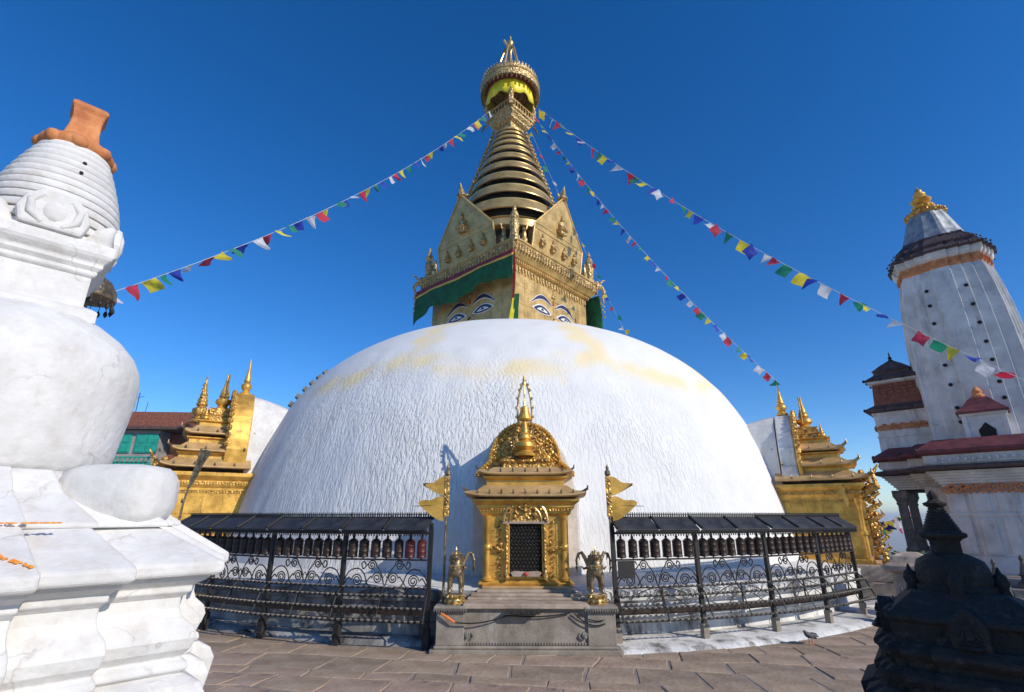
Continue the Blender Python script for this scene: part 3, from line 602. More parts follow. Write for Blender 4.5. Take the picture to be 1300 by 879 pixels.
# local: front face y=-.55 ; z absolute
for (hw, yf, z0, z1, m) in ((1.02, -1.12, .735, .775, 'copper_pink'), (.97, -1.02, .775, .82, 'copper_pink'), (.88, -.86, .82, .865, 'copper_pink'), (.80, -.74, .865, .91, 'gold_roof')):
    MB().box(-hw, yf, z0, hw, .7, z1).build('step', m, gs, bevel=.01)
MB().plan([(.86, .91), (.88, .95), (.84, .99), (.82, 1.0)], lambda r: [(-r, -r + .2), (r, -r + .2), (r, .7), (-r, .7)]).build('base_moulding', 'gold', gs, bevel=.006)
body = MB(); body.plan([(.80, .99), (.80, 2.14)], lambda r: [(-r, -r + .21), (r, -r + .21), (r, .7), (-r, .7)]); body.build('body', 'gold', gs, bevel=.006)
YF = -.59
for s in (-1, 1):
    # corner column with ring, flanking vine band, panels
    b = MB(); b.lathe([(.085, .99), (.09, 1.03), (.06, 1.06), (.055, 1.50), (.075, 1.52), (.085, 1.56), (.075, 1.60), (.055, 1.62), (.055, 2.02), (.08, 2.06), (.09, 2.12)], 12, (s * .72, YF - .03, 0)); b.build('corner_column', 'gold', gs, smooth=40)
    b = MB()
    for k in range(13):
        z = 1.04 + k * .078; b.tube([(s * .50 - .03, YF - .012, z), (s * .50 + .035 * (-1) ** k, YF - .03, z + .02), (s * .50 + .02, YF - .012, z + .05)], .014, 5); b.ball((s * .50, YF - .015, z + .03), .018, 5, 3)
    b.build('vine_band', 'gold_orn', gs)
    for k in range(5):
        MB().box(s * .62 - .05, YF - .012, 1.04 + k * .205, s * .62 + .05, YF, 1.22 + k * .205).build('panel', 'gold', gs)
    b = MB(); b.tube([(s * .42, YF - .05, 1.5), (s * .50, YF - .08, 1.52), (s * .58, YF - .07, 1.56), (s * .66, YF - .08, 1.55), (s * .78, YF - .05, 1.56)], [.035, .03, .035, .025, .03], 6)
    b.ball((s * .46, YF - .09, 1.62), (.03, .03, .05), 6, 4); b.build('bracket_arm', 'gold_orn', gs)
    # door frame jamb
    b = MB(); b.box(s * .355 - .055, YF - .07, 1.02, s * .355 + .055, YF, 1.98)
    b.build('door_jamb', 'gold', gs, bevel=.008)
    b = MB(); b.lathe([(.05, 1.02), (.055, 1.1), (.03, 1.14), (.028, 1.3), (.04, 1.34), (.026, 1.4), (.026, 1.8), (.04, 1.84), (.028, 1.9), (.05, 1.97)], 10, (s * .355, YF - .09, 0)); b.build('jamb_column', 'gold_orn', gs, smooth=40)
    b = MB(); b.ball((s * .36, YF - .12, 1.12), (.035, .035, .08), 7, 5); b.ball((s * .36, YF - .13, 1.22), .03, 7, 4); b.ball((s * .36, YF - .12, 1.03), (.05, .05, .03), 7, 3); b.build('attendant_figure', 'bronze_gilt', gs)
MB().box(-.44, YF - .11, 1.97, .44, YF, 2.02).build('lintel', 'copper_pink', gs, bevel=.01)
MB().box(-.30, YF - .012, 1.06, .30, YF - .001, 1.97).build('doorway_shade', 'dark', gs)  # flat panel, the unlit interior painted near-black
# chain curtain: crossing wires with links
b = MB()
for k in range(-9, 19):
    for sg in (-1, 1):
        pts = []
        x0 = -.30; 
        for i in range(2):
            pass
        # line x = c + sg*(z-1.12), clipped
        c = -.9 + k * .066
        seg = []
        for z in [1.14 + .02 * q for q in range(42)]:
            x = (c + (z - 1.12)) if sg > 0 else (-c - (z - 1.12))
            if abs(x) < .29: seg.append((x, YF - .035 - .006 * sg, z))
        if len(seg) > 2: b.tube([seg[0], seg[-1]], .0062, 4)
b.build('chain_mesh', 'iron', gs)
b = MB()
for r_i in range(13):
    for c_i in range(9): b.ball((-.27 + c_i * .066 + (.033 if r_i % 2 else 0), YF - .05, 1.17 + r_i * .062), .011, 5, 3)
b.build('chain_rosettes', 'bronze', gs, kind='stuff')
b = MB(); b.prism([(-.29, 1.13), (-.24, 1.06), (.24, 1.06), (.29, 1.13), (.22, 1.155), (0, 1.14), (-.22, 1.155)], YF - .13, YF); b.build('door_sill', 'copper_pink', gs, bevel=.012)
b = MB(); b.ball((0, YF - .15, 1.11), (.05, .03, .035), 8, 4); b.build('red_offering_mark', 'tika', gs)
# tympanum over the door
def arch(r, n=18, z0=0., sx=1., top=1.): return [(r * sx * cos(pi * i / n), z0 + r * top * sin(pi * i / n)) for i in range(n + 1)]
b = MB(); b.prism(arch(.41, z0=2.02), YF - .10, YF); ty = b.build('tympanum', 'gold_orn', gs, label='arched tympanum over the shrine door')
b = MB()
for r, rad in ((.41, .028), (.30, .012)): b.tube([(x, YF - .12, z) for x, z in arch(r, z0=2.02, top=1.0)], rad, 6)
b.build('arch_rim', 'bronze_gilt', ty)
b = MB()
for i in range(13):
    a = pi * (i + .5) / 13; x, z = .365 * cos(a), 2.02 + .365 * sin(a); b.ball((x, YF - .12, z), (.035, .03, .035), 6, 4)
b.ball((0, YF - .14, 2.22), (.05, .04, .06), 8, 5); b.ball((0, YF - .15, 2.30), .035, 8, 4)
for s in (-1, 1):
    b.tube([(s * .05, YF - .13, 2.22), (s * .14, YF - .13, 2.28), (s * .2, YF - .13, 2.2), (s * .14, YF - .13, 2.14)], .022, 6); b.ball((s * .2, YF - .12, 2.10), (.045, .035, .04), 6, 4)
b.build('tympanum_relief', 'gold_orn', ty)
b = MB(); b.lathe([(.05, 2.42), (.07, 2.46), (.03, 2.52), (.01, 2.62)], 8, (0, YF - .1, 0)); b.build('tympanum_tip', 'bronze', ty)
# cornice and tiered roofs
pf = lambda dx: (lambda r: [(-r, -r + .21), (r, -r + .21), (r, .75), (-r, .75)])
b = MB(); b.plan([(.82, 2.12), (.86, 2.16), (.86, 2.20), (.93, 2.27), (.93, 2.31), (1.02, 2.38), (1.02, 2.42)], pf(0)); b.build('cornice', 'gold', gs, bevel=.005)
b = MB()
for i in range(32): x = -.84 + i * .0545; b.box(x - .016, -.70, 2.20, x + .016, -.65, 2.25)
b.build('cornice_dentils', 'gold_orn', gs)
def tier_roof(par, hw0, z0, hw1, z1, m='gold_roof', yo=.21, back=.75, curl=.06, name='roof_tier'):
    n = 16; rings = []
    def ring(hw, z, c):
        pts = []
        for i in range(n + 1):
            t = -1 + 2 * i / n; pts.append((t * hw, -hw + yo, z + c * abs(t) ** 6))
        for i in range(1, n + 1):
            t = -1 + 2 * i / n; yy = (-hw + yo) + (back + hw - yo) * i / n; pts.append((hw, yy, z + c * max(0, 1 - i / 3) ** 2))
        pts.append((-hw, back, z)); 
        for i in range(1, n):
            yy = back + (-hw + yo - back) * i / n; pts.append((-hw, yy, z + c * max(0, 1 - (n - i) / 3) ** 2))
        return pts
    b = MB(); b.loft([ring(hw0, z0 - .05, curl), ring(hw0 + .02, z0 - .03, curl), ring(hw0 + .02, z0, curl), ring((hw0 + hw1) / 2 - .03, z0 + (z1 - z0) * .38, curl * .2), ring(hw1, z1, 0)])
    return b.build(name, m, par, smooth=30)
rt = tier_roof(gs, 1.12, 2.50, .80, 2.68)
b = MB()
for s in (-1, 1): b.tube([(s * 1.08, -.87, 2.55), (s * 1.16, -.95, 2.60), (s * 1.17, -.96, 2.66)], [.03, .025, .01], 5)
for i in range(9): b.lathe([(.018, 2.5), (.022, 2.54), (.004, 2.60)], 6, (-.9 + i * .225, -.90, 0))
b.build('eave_tip', 'bronze', rt)
MB().plan([(.76, 2.66), (.76, 2.78), (.82, 2.82), (.82, 2.86)], pf(0)).build('upper_wall', 'gold', gs, bevel=.005)
rt = tier_roof(gs, .90, 2.92, .62, 3.04)
b = MB()
for s in (-1, 1): b.tube([(s * .87, -.66, 2.95), (s * .94, -.72, 3.0), (s * .95, -.73, 3.06)], [.025, .02, .008], 5)
for i in range(7): b.lathe([(.015, 2.92), (.02, 2.96), (.004, 3.01)], 6, (-.72 + i * .24, -.69, 0))
b.build('eave_tip', 'bronze', rt)
MB().plan([(.44, 3.02), (.44, 3.14), (.50, 3.17), (.50, 3.20), (.42, 3.24), (.36, 3.30)], pf(0)).build('spire_base', 'gold_orn', gs, bevel=.005)
# big leafy halo behind
b = MB(); prof = []
for i in range(41):
    t = pi * i / 40; k = 1 + .012 * sin(i * 3.1)
    prof.append((.74 * cos(t) * (1 if sin(t) < .5 else 1 - .10 * (sin(t) - .5)) * k, 3.14 + .88 * sin(t) ** .9 * k))
out = [(1.05, 2.90), (1.0, 3.02), (.88, 3.12), (.76, 3.17)] + prof[3:-3] + [(-.76, 3.17), (-.88, 3.12), (-1.0, 3.02), (-1.05, 2.90)]
b.prism(out, .12, .34); halo = b.build('halo_panel', 'gold_orn', gs, bevel=.01, label='embossed gilt halo rising behind the shrine roof')
b = MB(); rl = random.Random(5)
for i in range(34):
    t = pi * (i + .5) / 34; x, z = .76 * cos(t), 3.13 + .89 * sin(t) ** .9; b.ball((x * .97, .11, z - .01), (.040, .04, .05), 6, 4)
for i in range(70):
    t = rl.uniform(.08, pi - .08); q = rl.uniform(.35, .9); x, z = .76 * q * cos(t), 3.15 + .86 * q * sin(t)
    b.tube([(x - .04, .11, z), (x, .07, z + .04), (x + .05, .11, z + .01)], .018, 5)
for s in (-1, 1):
    for k in range(6): b.ball((s * (.74 + .05 * k), .08, 3.20 - .045 * k), (.05, .05, .045), 6, 4)
b.build('halo_foliage', 'gold', halo)
b = MB(); finial(b, 0, -.20, 3.28, .95, .21, 12); b.build('pinnacle', 'gold', gs, smooth=50)
b = MB(); b.lathe([(.13, 4.02), (.15, 4.05), (.10, 4.2), (.09, 4.3), (.02, 4.34)], 12, (0, -.16, 0)); b.build('pinnacle_bell', 'gold', gs, smooth=50)
b = MB()
for s in (-1, 1):
    pts = [(s * .0, -.16, 4.88), (s * .05, -.16, 4.80), (s * .09, -.16, 4.68), (s * .13, -.16, 4.50), (s * .15, -.16, 4.3), (s * .15, -.16, 4.1), (s * .13, -.16, 3.95)]
    for q0, q1 in zip(pts, pts[1:]):
        for w_ in (.25, .5, .75): b.ball(tuple(q0[j] + (q1[j] - q0[j]) * w_ for j in range(3)), .03, 5, 3)
    b.tube(pts, .022, 6)
    for p in pts[1:]: b.ball((p[0] + s * .02, -.17, p[2]), .035, 6, 3)
    for k in range(8): b.ball((s * (.15 + .008 * k), -.2, 3.95 - .07 * k), .024, 5, 3)
b.lathe([(.03, 4.28), (.012, 4.5), (.02, 4.6), (.01, 4.8)], 8, (0, -.16, 0))
b.lathe([(.05, 4.80), (.035, 4.86), (.045, 4.9), (.005, 5.02)], 8, (0, -.16, 0))
b.build('flaming_frame', 'bronze_gilt', gs)
# white buttress joining shrine to dome
b = MB(); o_ = [(1.22, .8), (1.22, 2.5), (1.12, 3.0), (.95, 3.45), (.70, 3.80), (.35, 4.0), (-.35, 4.0), (-.70, 3.80), (-.95, 3.45), (-1.12, 3.0), (-1.22, 2.5), (-1.22, .8)]
b.prism(o_, .50, 2.6) if False else b.prism([(x * .93, z - .05) for x, z in o_], .36, 2.4); b.build('white_buttress', 'plaster', gs, bevel=.05)

# ---------------------------------------------------------------- lions
def skin_mesh(nodes, edges, name, m, sub=2):
    me = bpy.data.meshes.new(name); me.from_pydata([n[0] for n in nodes], edges, []); o = bpy.data.objects.new(name, me); COL.objects.link(o)
    sk = o.modifiers.new('skin', 'SKIN'); sk.use_smooth_shade = True
    for i, n in enumerate(nodes):
        v = me.skin_vertices[0].data[i]; r = n[1]; v.radius = r if isinstance(r, tuple) else (r, r); v.use_root = (i == 0)
    s = o.modifiers.new('sub', 'SUBSURF'); s.levels = sub; s.render_levels = sub
    dg = bpy.context.evaluated_depsgraph_get(); dg.update(); ev = o.evaluated_get(dg); nm = bpy.data.meshes.new_from_object(ev); nm.name = name
    nm.materials.clear(); nm.materials.append(M[m]); nm.polygons.foreach_set('use_smooth', [True] * len(nm.polygons))
    bpy.data.objects.remove(o); return nm
ln = [((0, .15, .37), .095), ((0, .03, .39), .105), ((0, -.07, .42), .138), ((0, -.07, .53), .105), ((0, -.09, .63), .082), ((0, -.15, .615), .056), ((0, -.19, .60), .042),
      ((.08, -.085, .33), .060), ((.095, -.10, .22), .042), ((.095, -.10, .09), .036), ((.098, -.14, .055), .036),
      ((-.08, -.085, .33), .060), ((-.095, -.10, .22), .042), ((-.095, -.10, .09), .036), ((-.098, -.14, .055), .036),
      ((.085, .15, .32), .065), ((.10, .10, .22), .048), ((.10, .19, .13), .030), ((.10, .15, .055), .032),
      ((-.085, .15, .32), .065), ((-.10, .10, .22), .048), ((-.10, .19, .13), .030), ((-.10, .15, .055), .032),
      ((0, .23, .42), .026), ((0, .28, .54), .022), ((0, .24, .66), .034), ((0, .18, .70), .018)]
le = [(0, 1), (1, 2), (2, 3), (3, 4), (4, 5), (5, 6), (2, 7), (7, 8), (8, 9), (9, 10), (2, 11), (11, 12), (12, 13), (13, 14), (0, 15), (15, 16), (16, 17), (17, 18), (0, 19), (19, 20), (20, 21), (21, 22), (0, 23), (23, 24), (24, 25), (25, 26)]
lion_body = skin_mesh(ln, le, 'body', 'bronze')
def lion(x, y_, label, wings):
    L = thing('guardian_lion', label, 'lion statue', (x, y_, .70), 0, 'bronze guardian lions flanking the shrine')
    ped = MB()
    ped.lathe([(.175, 0), (.18, .02), (.15, .04)], 16); ped.lathe([(.135, .04), (.125, .08), (.15, .135), (.15, .15)], 16); pd = ped.build('lotus_pedestal', 'bronze_gilt', L)
    b = MB()
    for i in range(12):
        a = 2 * pi * i / 12
        b.tube([(.15 * cos(a), .15 * sin(a), .02), (.178 * cos(a), .178 * sin(a), .045), (.15 * cos(a), .15 * sin(a), .075)], [.018, .026, .006], 5)
        b.tube([(.135 * cos(a + .26), .135 * sin(a + .26), .135), (.168 * cos(a + .26), .168 * sin(a + .26), .11), (.145 * cos(a + .26), .145 * sin(a + .26), .085)], [.017, .024, .006], 5)
    b.build('petals', 'bronze_gilt', pd)
    T = Matrix.Translation((0, .02, .115))
    put('body', lion_body, L, T)
    b = MB(T)
    for k in range(26):
        a = -pi * .15 + pi * 1.3 * (k % 9) / 8; lv = k // 9; r = .085 + .012 * lv
        b.ball((r * cos(a), -.075 + .035 * lv, .60 - .005 * lv + r * sin(a) * .9 - .02), (.028, .028, .036), 6, 4)
    for k in range(16):
        b.ball((.10 * sin(k * 1.7), -.13 + .02 * (k % 3), .50 - .011 * k), (.028, .025, .03), 6, 4)
    b.build('mane', 'bronze', L)
    b = MB(T)
    for s in (-1, 1):
        b.lathe([(.022, 0), (.016, .03), (.004, .05)], 6, (s * .062, -.08, .665)); b.ball((s * .03, -.168, .625), .013, 6, 4)
        b.tube([(s * .02, -.20, .565), (s * .04, -.18, .555)], .008, 5)
    b.lathe([(.035, .66), (.03, .70), (.014, .72), (.02, .74), (.003, .79)], 8, (0, -.09, 0))
    b.build('crest', 'bronze_gilt', L)
    b = MB(T); b.tube([(.11 * cos(a), -.08 + .08 * sin(a), .50 + .02 * sin(a)) for a in [2 * pi * i / 14 for i in range(15)]], .012, 5); b.ball((0, -.17, .44), .022, 6, 4); b.build('collar', 'bronze_gilt', L)
    for s in wings:
        b = MB(T)
        pts = [(s * .10, .12, .46), (s * .15, .16, .60), (s * .20, .17, .68), (s * .26, .17, .66), (s * .30, .17, .56), (s * .30, .17, .45)]
        b.tube(pts, [.030, .034, .030, .026, .018, .008], 6)
        for k, q in enumerate(pts[1:]): b.tube([q, (q[0] - s * .02, q[1], q[2] - .10)], [.024, .005], 5)
        b.tube([(s * .12, .08, .44), (s * .18, .12, .42), (s * .22, .12, .46)], [.026, .022, .008], 6)
        b.build('wing', 'bronze', L)
lion(-.97, 9.52, 'bronze guardian lion on a lotus base, left of the golden shrine against shade', (1,))
lion(1.44, 9.50, 'dark winged bronze guardian lion standing right of the golden shrine against sunlit wall', (-1, 1))

# ---------------------------------------------------------------- pennants on poles
def pennant(x, y_, s, label):
    P = thing('metal_banner', label, 'banner', (x, y_, 0), 0, 'gilt metal pennants flanking the central shrine')
    b = MB(); b.tube([(0, 0, 0.7), (0, 0, 2.84)], .022, 8); b.lathe([(.02, 2.8), (.055, 2.84), (.05, 2.90), (.02, 2.93), (.035, 2.96), (.005, 3.02)], 10); b.build('pole', 'bronze', P)
    b = MB(); b.box(-.045, -.025, 2.1, .045, .025, 2.82); b.build('pole_sleeve', 'gold_orn', P, bevel=.006)
    for k, (z0, z1, L_) in enumerate(((2.80, 2.46, .40), (2.44, 2.02, .46))):
        n = 12; up = []; lo = []
        for i in range(n + 1):
            t = i / n; x_ = s * (.05 + L_ * t)
            up.append((x_, z0 - .10 * t - (.06 * t if k == 0 else -.02 * sin(3 * t)) + .02 * sin(t * 9))); 
            lo.append((x_, z1 + (z0 - z1 - .12) * t ** 1.5 - .0))
        poly = lo + up[::-1]
        if s < 0: poly = poly[::-1]
        MB().prism(poly, -.012, .012).build('pennon', 'gold', P)
    b = MB(); b.tube([(0, 0, 2.3), (s * .62, -.02, 2.28)], .006, 5); b.build('rod', 'bronze', P)
pennant(-1.19, 9.62, -1, 'gilt metal double pennant pointing left, beside the lion left of the shrine')
pennant(1.77, 9.62, 1, 'gilt metal double pennant pointing right, beside the lion right of the shrine')

# cables on the plinth
cab = thing('electric_cable', 'thin dark cable with orange plug sagging across the front of the stone plinth', 'cable', (0, 9.2, 0))
def cat_pts(a, c, sag, n=14): return [(a[0] + (c[0] - a[0]) * t, a[1] + (c[1] - a[1]) * t, a[2] + (c[2] - a[2]) * t - sag * 4 * t * (1 - t)) for t in [i / n for i in range(n + 1)]]
b = MB(); b.tube(cat_pts((-.93, -.0, .47), (-.10, .03, .56), .05) + cat_pts((.05, .04, .56), (.95, .05, .60), .03), .011, 5); b.tube(cat_pts((1.02, .02, .60), (1.52, .02, .45), .09), .011, 5); b.tube(cat_pts((1.05, .02, .63), (1.50, .02, .50), .06), .009, 5); b.build('wire', 'iron', cab)
b = MB(); b.tube([(-1.16, .02, .60), (-1.06, .0, .55), (-.93, .0, .47)], [.016, .022, .014], 7); b.build('plug', 'plug', cab)

# ================================================================== PRAYER WHEEL FENCES
RF = 12.0
BAY = radians(7.8)
Lb = 2 * RF * sin(BAY / 2)
def spiral(cx, cz, r, turns, a0, sg, n=26, y_=0.):
    pts = []
    for i in range(n + 1):
        t = i / n; a = a0 + sg * turns * 2 * pi * t; q = r * (1 - .86 * t); pts.append((cx + q * cos(a), y_, cz + q * sin(a)))
    return pts
post_me = MB().box(-.035, -.035, 0, .035, .035, 1.93).mesh('post', 'iron')
stub_me = MB().box(-.055, -.055, 0, .055, .055, .32).mesh('post_stub', 'stone'); stub_dk = MB().box(-.055, -.055, 0, .055, .055, .32).mesh('post_stub', 'stone_dark')
b = MB(); b.lathe([(.03, 1.93), (.045, 1.97), (.02, 2.0)], 8); cap_me = b.mesh('post_cap', 'iron')
hp = Lb / 2
b = MB(); b.add([(.012, -.22, 1.87), (hp - .012, -.22, 1.87), (hp - .012, .12, 2.07), (.012, .12, 2.07), (.012, -.22, 1.89), (hp - .012, -.22, 1.89), (hp - .012, .12, 2.09), (.012, .12, 2.09)],
                  [(0, 3, 2, 1), (4, 5, 6, 7), (0, 1, 5, 4), (1, 2, 6, 5), (2, 3, 7, 6), (3, 0, 4, 7)]); roof_me = b.mesh('roof_sheet', 'slate')
b = MB(); b.tube([(0, -.23, 1.90), (.02, .12, 2.105)], .024, 6); rib_me = b.mesh('roof_batten', 'iron')
b = MB(); b.box(0, .105, 2.05, Lb, .135, 2.10); b.box(0, .11, 2.135, Lb, .13, 2.15)
for i in range(36): x = (i + .5) * Lb / 36; b.box(x - .010, .11, 2.09, x + .010, .13, 2.14); b.ball((x, .12, 2.163), .014, 5, 3)
crest_me = b.mesh('ridge_cresting', 'iron')
b = MB(); b.box(0, -.20, 1.845, Lb, -.18, 1.87); b.box(0, -.05, 1.80, Lb, .0, 1.84)
for i in range(32): x = (i + .5) * Lb / 32; b.box(x - .008, -.198, 1.79, x + .008, -.183, 1.85); b.ball((x, -.19, 1.785), .015, 5, 3)
fringe_me = b.mesh('eave_fringe', 'iron')
b = MB(); b.box(.03, -.07, 1.365, Lb - .03, .07, 1.385); shelf_me = b.mesh('wheel_shelf', 'iron')
b = MB(); b.lathe([(.02, 1.40), (.085, 1.41), (.092, 1.425), (.086, 1.44), (.086, 1.50), (.090, 1.51), (.086, 1.52), (.086, 1.60), (.090, 1.61), (.086, 1.62), (.086, 1.66), (.09, 1.68), (.05, 1.715), (.02, 1.73)], 14)
wheel_me = b.mesh('prayer_wheel', 'wheel', 40); wheel_red = b.mesh('prayer_wheel', 'wheel_red', 40)
b = MB(); b.lathe([(.012, 1.38), (.012, 1.72), (.02, 1.735), (.03, 1.75), (.02, 1.765), (.01, 1.80)], 6); spin_me = b.mesh('spindle', 'iron')
def bar(z, y_, r, n=16):
    b = MB(); b.tube([(.03, y_, z), (Lb - .03, y_, z)], r, 6)
    return b
rail_mes = []; cup_mes = []
for (z, y_) in ((.92, -.02), (.80, -.14), (.62, -.22), (.44, -.30)):
    b = bar(z, y_, .014); b.box(.02, y_ - .02, z - .008, Lb - .02, y_ + .02, z + .004); rail_mes.append(b.mesh('lamp_rail', 'iron'))
    b = MB()
    for i in range(15):
        x = (i + .5) * Lb / 15; b.lathe([(.016, z), (.038, z + .026), (.036, z + .03), (.014, z + .016)], 7, (x, y_ - .01, 0))
    cup_mes.append(b.mesh('butter_lamps', 'wax'))
def sp(cx, cz, r, turns, a0, sg, n=30): return [(cx + r * (1 - .80 * t) * cos(a0 + sg * turns * 2 * pi * t), 0, cz + r * (1 - .80 * t) * sin(a0 + sg * turns * 2 * pi * t)) for t in [i / n for i in range(n + 1)]]
def smooth(ps, n=8):
    out = []; P_ = [ps[0]] + ps + [ps[-1]]
    for i in range(1, len(P_) - 2):
        for k in range(n):
            t = k / n; out.append(tuple(.5 * (2 * P_[i][j] + (P_[i + 1][j] - P_[i - 1][j]) * t + (2 * P_[i - 1][j] - 5 * P_[i][j] + 4 * P_[i + 1][j] - P_[i + 2][j]) * t * t + (3 * P_[i][j] - P_[i - 1][j] - 3 * P_[i + 1][j] + P_[i + 2][j]) * t ** 3) for j in range(3)))
    return out + [ps[-1]]
hl = Lb / 2
defs = []
for s in (-1, 1):
    X = lambda v: hl + s * v
    top_ = sp(X(.26), 1.28, .085, 1.9, (pi if s > 0 else 0), -s)
    defs.append(smooth([(X(.02), 0, .98), (X(.06), 0, 1.12), (X(.12), 0, 1.22)]) + top_)
    mid_ = sp(X(.15), 1.07, .095, 2.0, (0 if s > 0 else pi), s)
    defs.append(smooth([(X(.40), 0, .93), (X(.33), 0, 1.03), (X(.27), 0, 1.10)]) + mid_)
    low_ = sp(X(.53), 1.03, .105, 2.1, (0 if s > 0 else pi), s)
    defs.append(smooth([(X(.78), 0, .94), (X(.74), 0, 1.02), (X(.69), 0, 1.08)]) + low_)
    defs.append(smooth([(X(.79), 0, 1.02), (X(.68), 0, 1.18), (X(.52), 0, 1.22), (X(.40), 0, 1.13), (X(.34), 0, .99), (X(.28), 0, .93)]))
    defs.append(smooth([(X(.34), 0, 1.30), (X(.42), 0, 1.22), (X(.46), 0, 1.30), (X(.41), 0, 1.34), (X(.39), 0, 1.29)]))
scrolls = [MB().tube(p, .0115, 5).mesh('iron_scroll', 'iron') for p in defs]
b = MB(); b.tube([(hl, 0, .93), (hl - .05, 0, 1.05), (hl, 0, 1.14), (hl + .05, 0, 1.05), (hl, 0, .93)], .009, 5)
link_me = b.mesh('iron_tracery', 'iron')
b = MB()
for s in (-1, 1):
    b.tube([(Lb / 2 + s * .60 * t, -.02 - .1 * t, .92 - .16 * t ** 2) for t in [i / 8 for i in range(9)]], .010, 5)
    b.tube([(Lb / 2 + s * .42 * t, -.14 - .08 * t, .82 - .20 * t ** 2) for t in [i / 8 for i in range(9)]], .009, 5)
b.box(Lb / 2 - .012, -.14, .62, Lb / 2 + .012, -.12, .92)
b.tube([(Lb / 2, -.02, .92), (Lb / 2, -.14, .80), (Lb / 2, -.22, .62), (Lb / 2, -.30, .44)], .011, 5)
brk_me = b.mesh('rail_bracket', 'iron')
tray_me = MB().box(.04, -.02, .50, Lb - .04, .12, .60).mesh('drip_tray', 'wheel')
arm_me = MB().tube([(0, 0, .92), (0, -.14, .80), (0, -.22, .62), (0, -.30, .44), (0, -.05, .40)], .016, 5).mesh('post_arm', 'iron')
wrnd = random.Random(77)
def fence(a0, sgn, label, plate=False):
    F = thing('prayer_wheel_fence', label, 'fence', (0, D, 0), 0, 'black iron prayer wheel fences round the dome')
    n = 4
    for k in range(n + 1):
        a = a0 + sgn * k * BAY; T = TR(RF * sin(a), -RF * cos(a), 0, a)
        p = put('post', post_me, F, T); put('post_cap', cap_me, p); put('post_stub', stub_me if sgn > 0 else stub_dk, F, T); put('post_arm', arm_me, F, T)
    for k in range(n):
        aa = sorted((a0 + sgn * k * BAY, a0 + sgn * (k + 1) * BAY)); a = aa[0]; am = (aa[0] + aa[1]) / 2
        T = TR(RF * sin(a), -RF * cos(a), 0, am)
        put('roof_sheet', roof_me, F, T); put('roof_sheet', roof_me, F, T @ TR(hp)); put('roof_batten', rib_me, F, T); put('roof_batten', rib_me, F, T @ TR(hp))
        put('ridge_cresting', crest_me, F, T); put('eave_fringe', fringe_me, F, T); put('wheel_shelf', shelf_me, F, T)
        for i in range(7):
            red = (sgn < 0 and k == 0 and i >= 5)
            wq = wrnd.uniform(.92, 1.04); wh = put('prayer_wheel', wheel_red if red else wheel_me, F, T @ TR((i + .5) * (Lb - .1) / 7 + .05 + wrnd.uniform(-.008, .008), 0, 0, wrnd.uniform(0, 6)) @ Matrix.Diagonal((wq, wq, 1, 1)), label='red painted prayer wheel' if red else None); put('spindle', spin_me, wh)
        for me_ in rail_mes: put('lamp_rail', me_, F, T)
        for me_ in cup_mes: put('butter_lamps', me_, F, T, kind='stuff')
        for me_ in scrolls: put('iron_scroll', me_, F, T)
        put('iron_tracery', link_me, F, T); put('rail_bracket', brk_me, F, T)
        put('drip_tray', tray_me, F, T)
    T = TR(RF * sin(a0 + sgn * BAY * n), -RF * cos(a0 + sgn * BAY * n), 0, 0)
    if plate:
        a = a0; am = a0 + BAY / 2; T = TR(RF * sin(a), -RF * cos(a), 0, am)
        q = MB().box(.05, -.05, 1.08, .37, -.035, 1.36).build('notice_plate', 'iron', F, T=T, bevel=.004)
        b = MB()
        for j in range(6): b.box(.08, -.053, 1.12 + j * .038, .34, -.05, 1.124 + j * .038)
        b.build('plate_slat', 'slate', q)
    return F
fence(radians(-6.9), -1, 'black iron prayer wheel fence with sheet roof left of the golden shrine')
fence(radians(8.6), 1, 'black iron prayer wheel fence with notice plate right of the golden shrine', True)

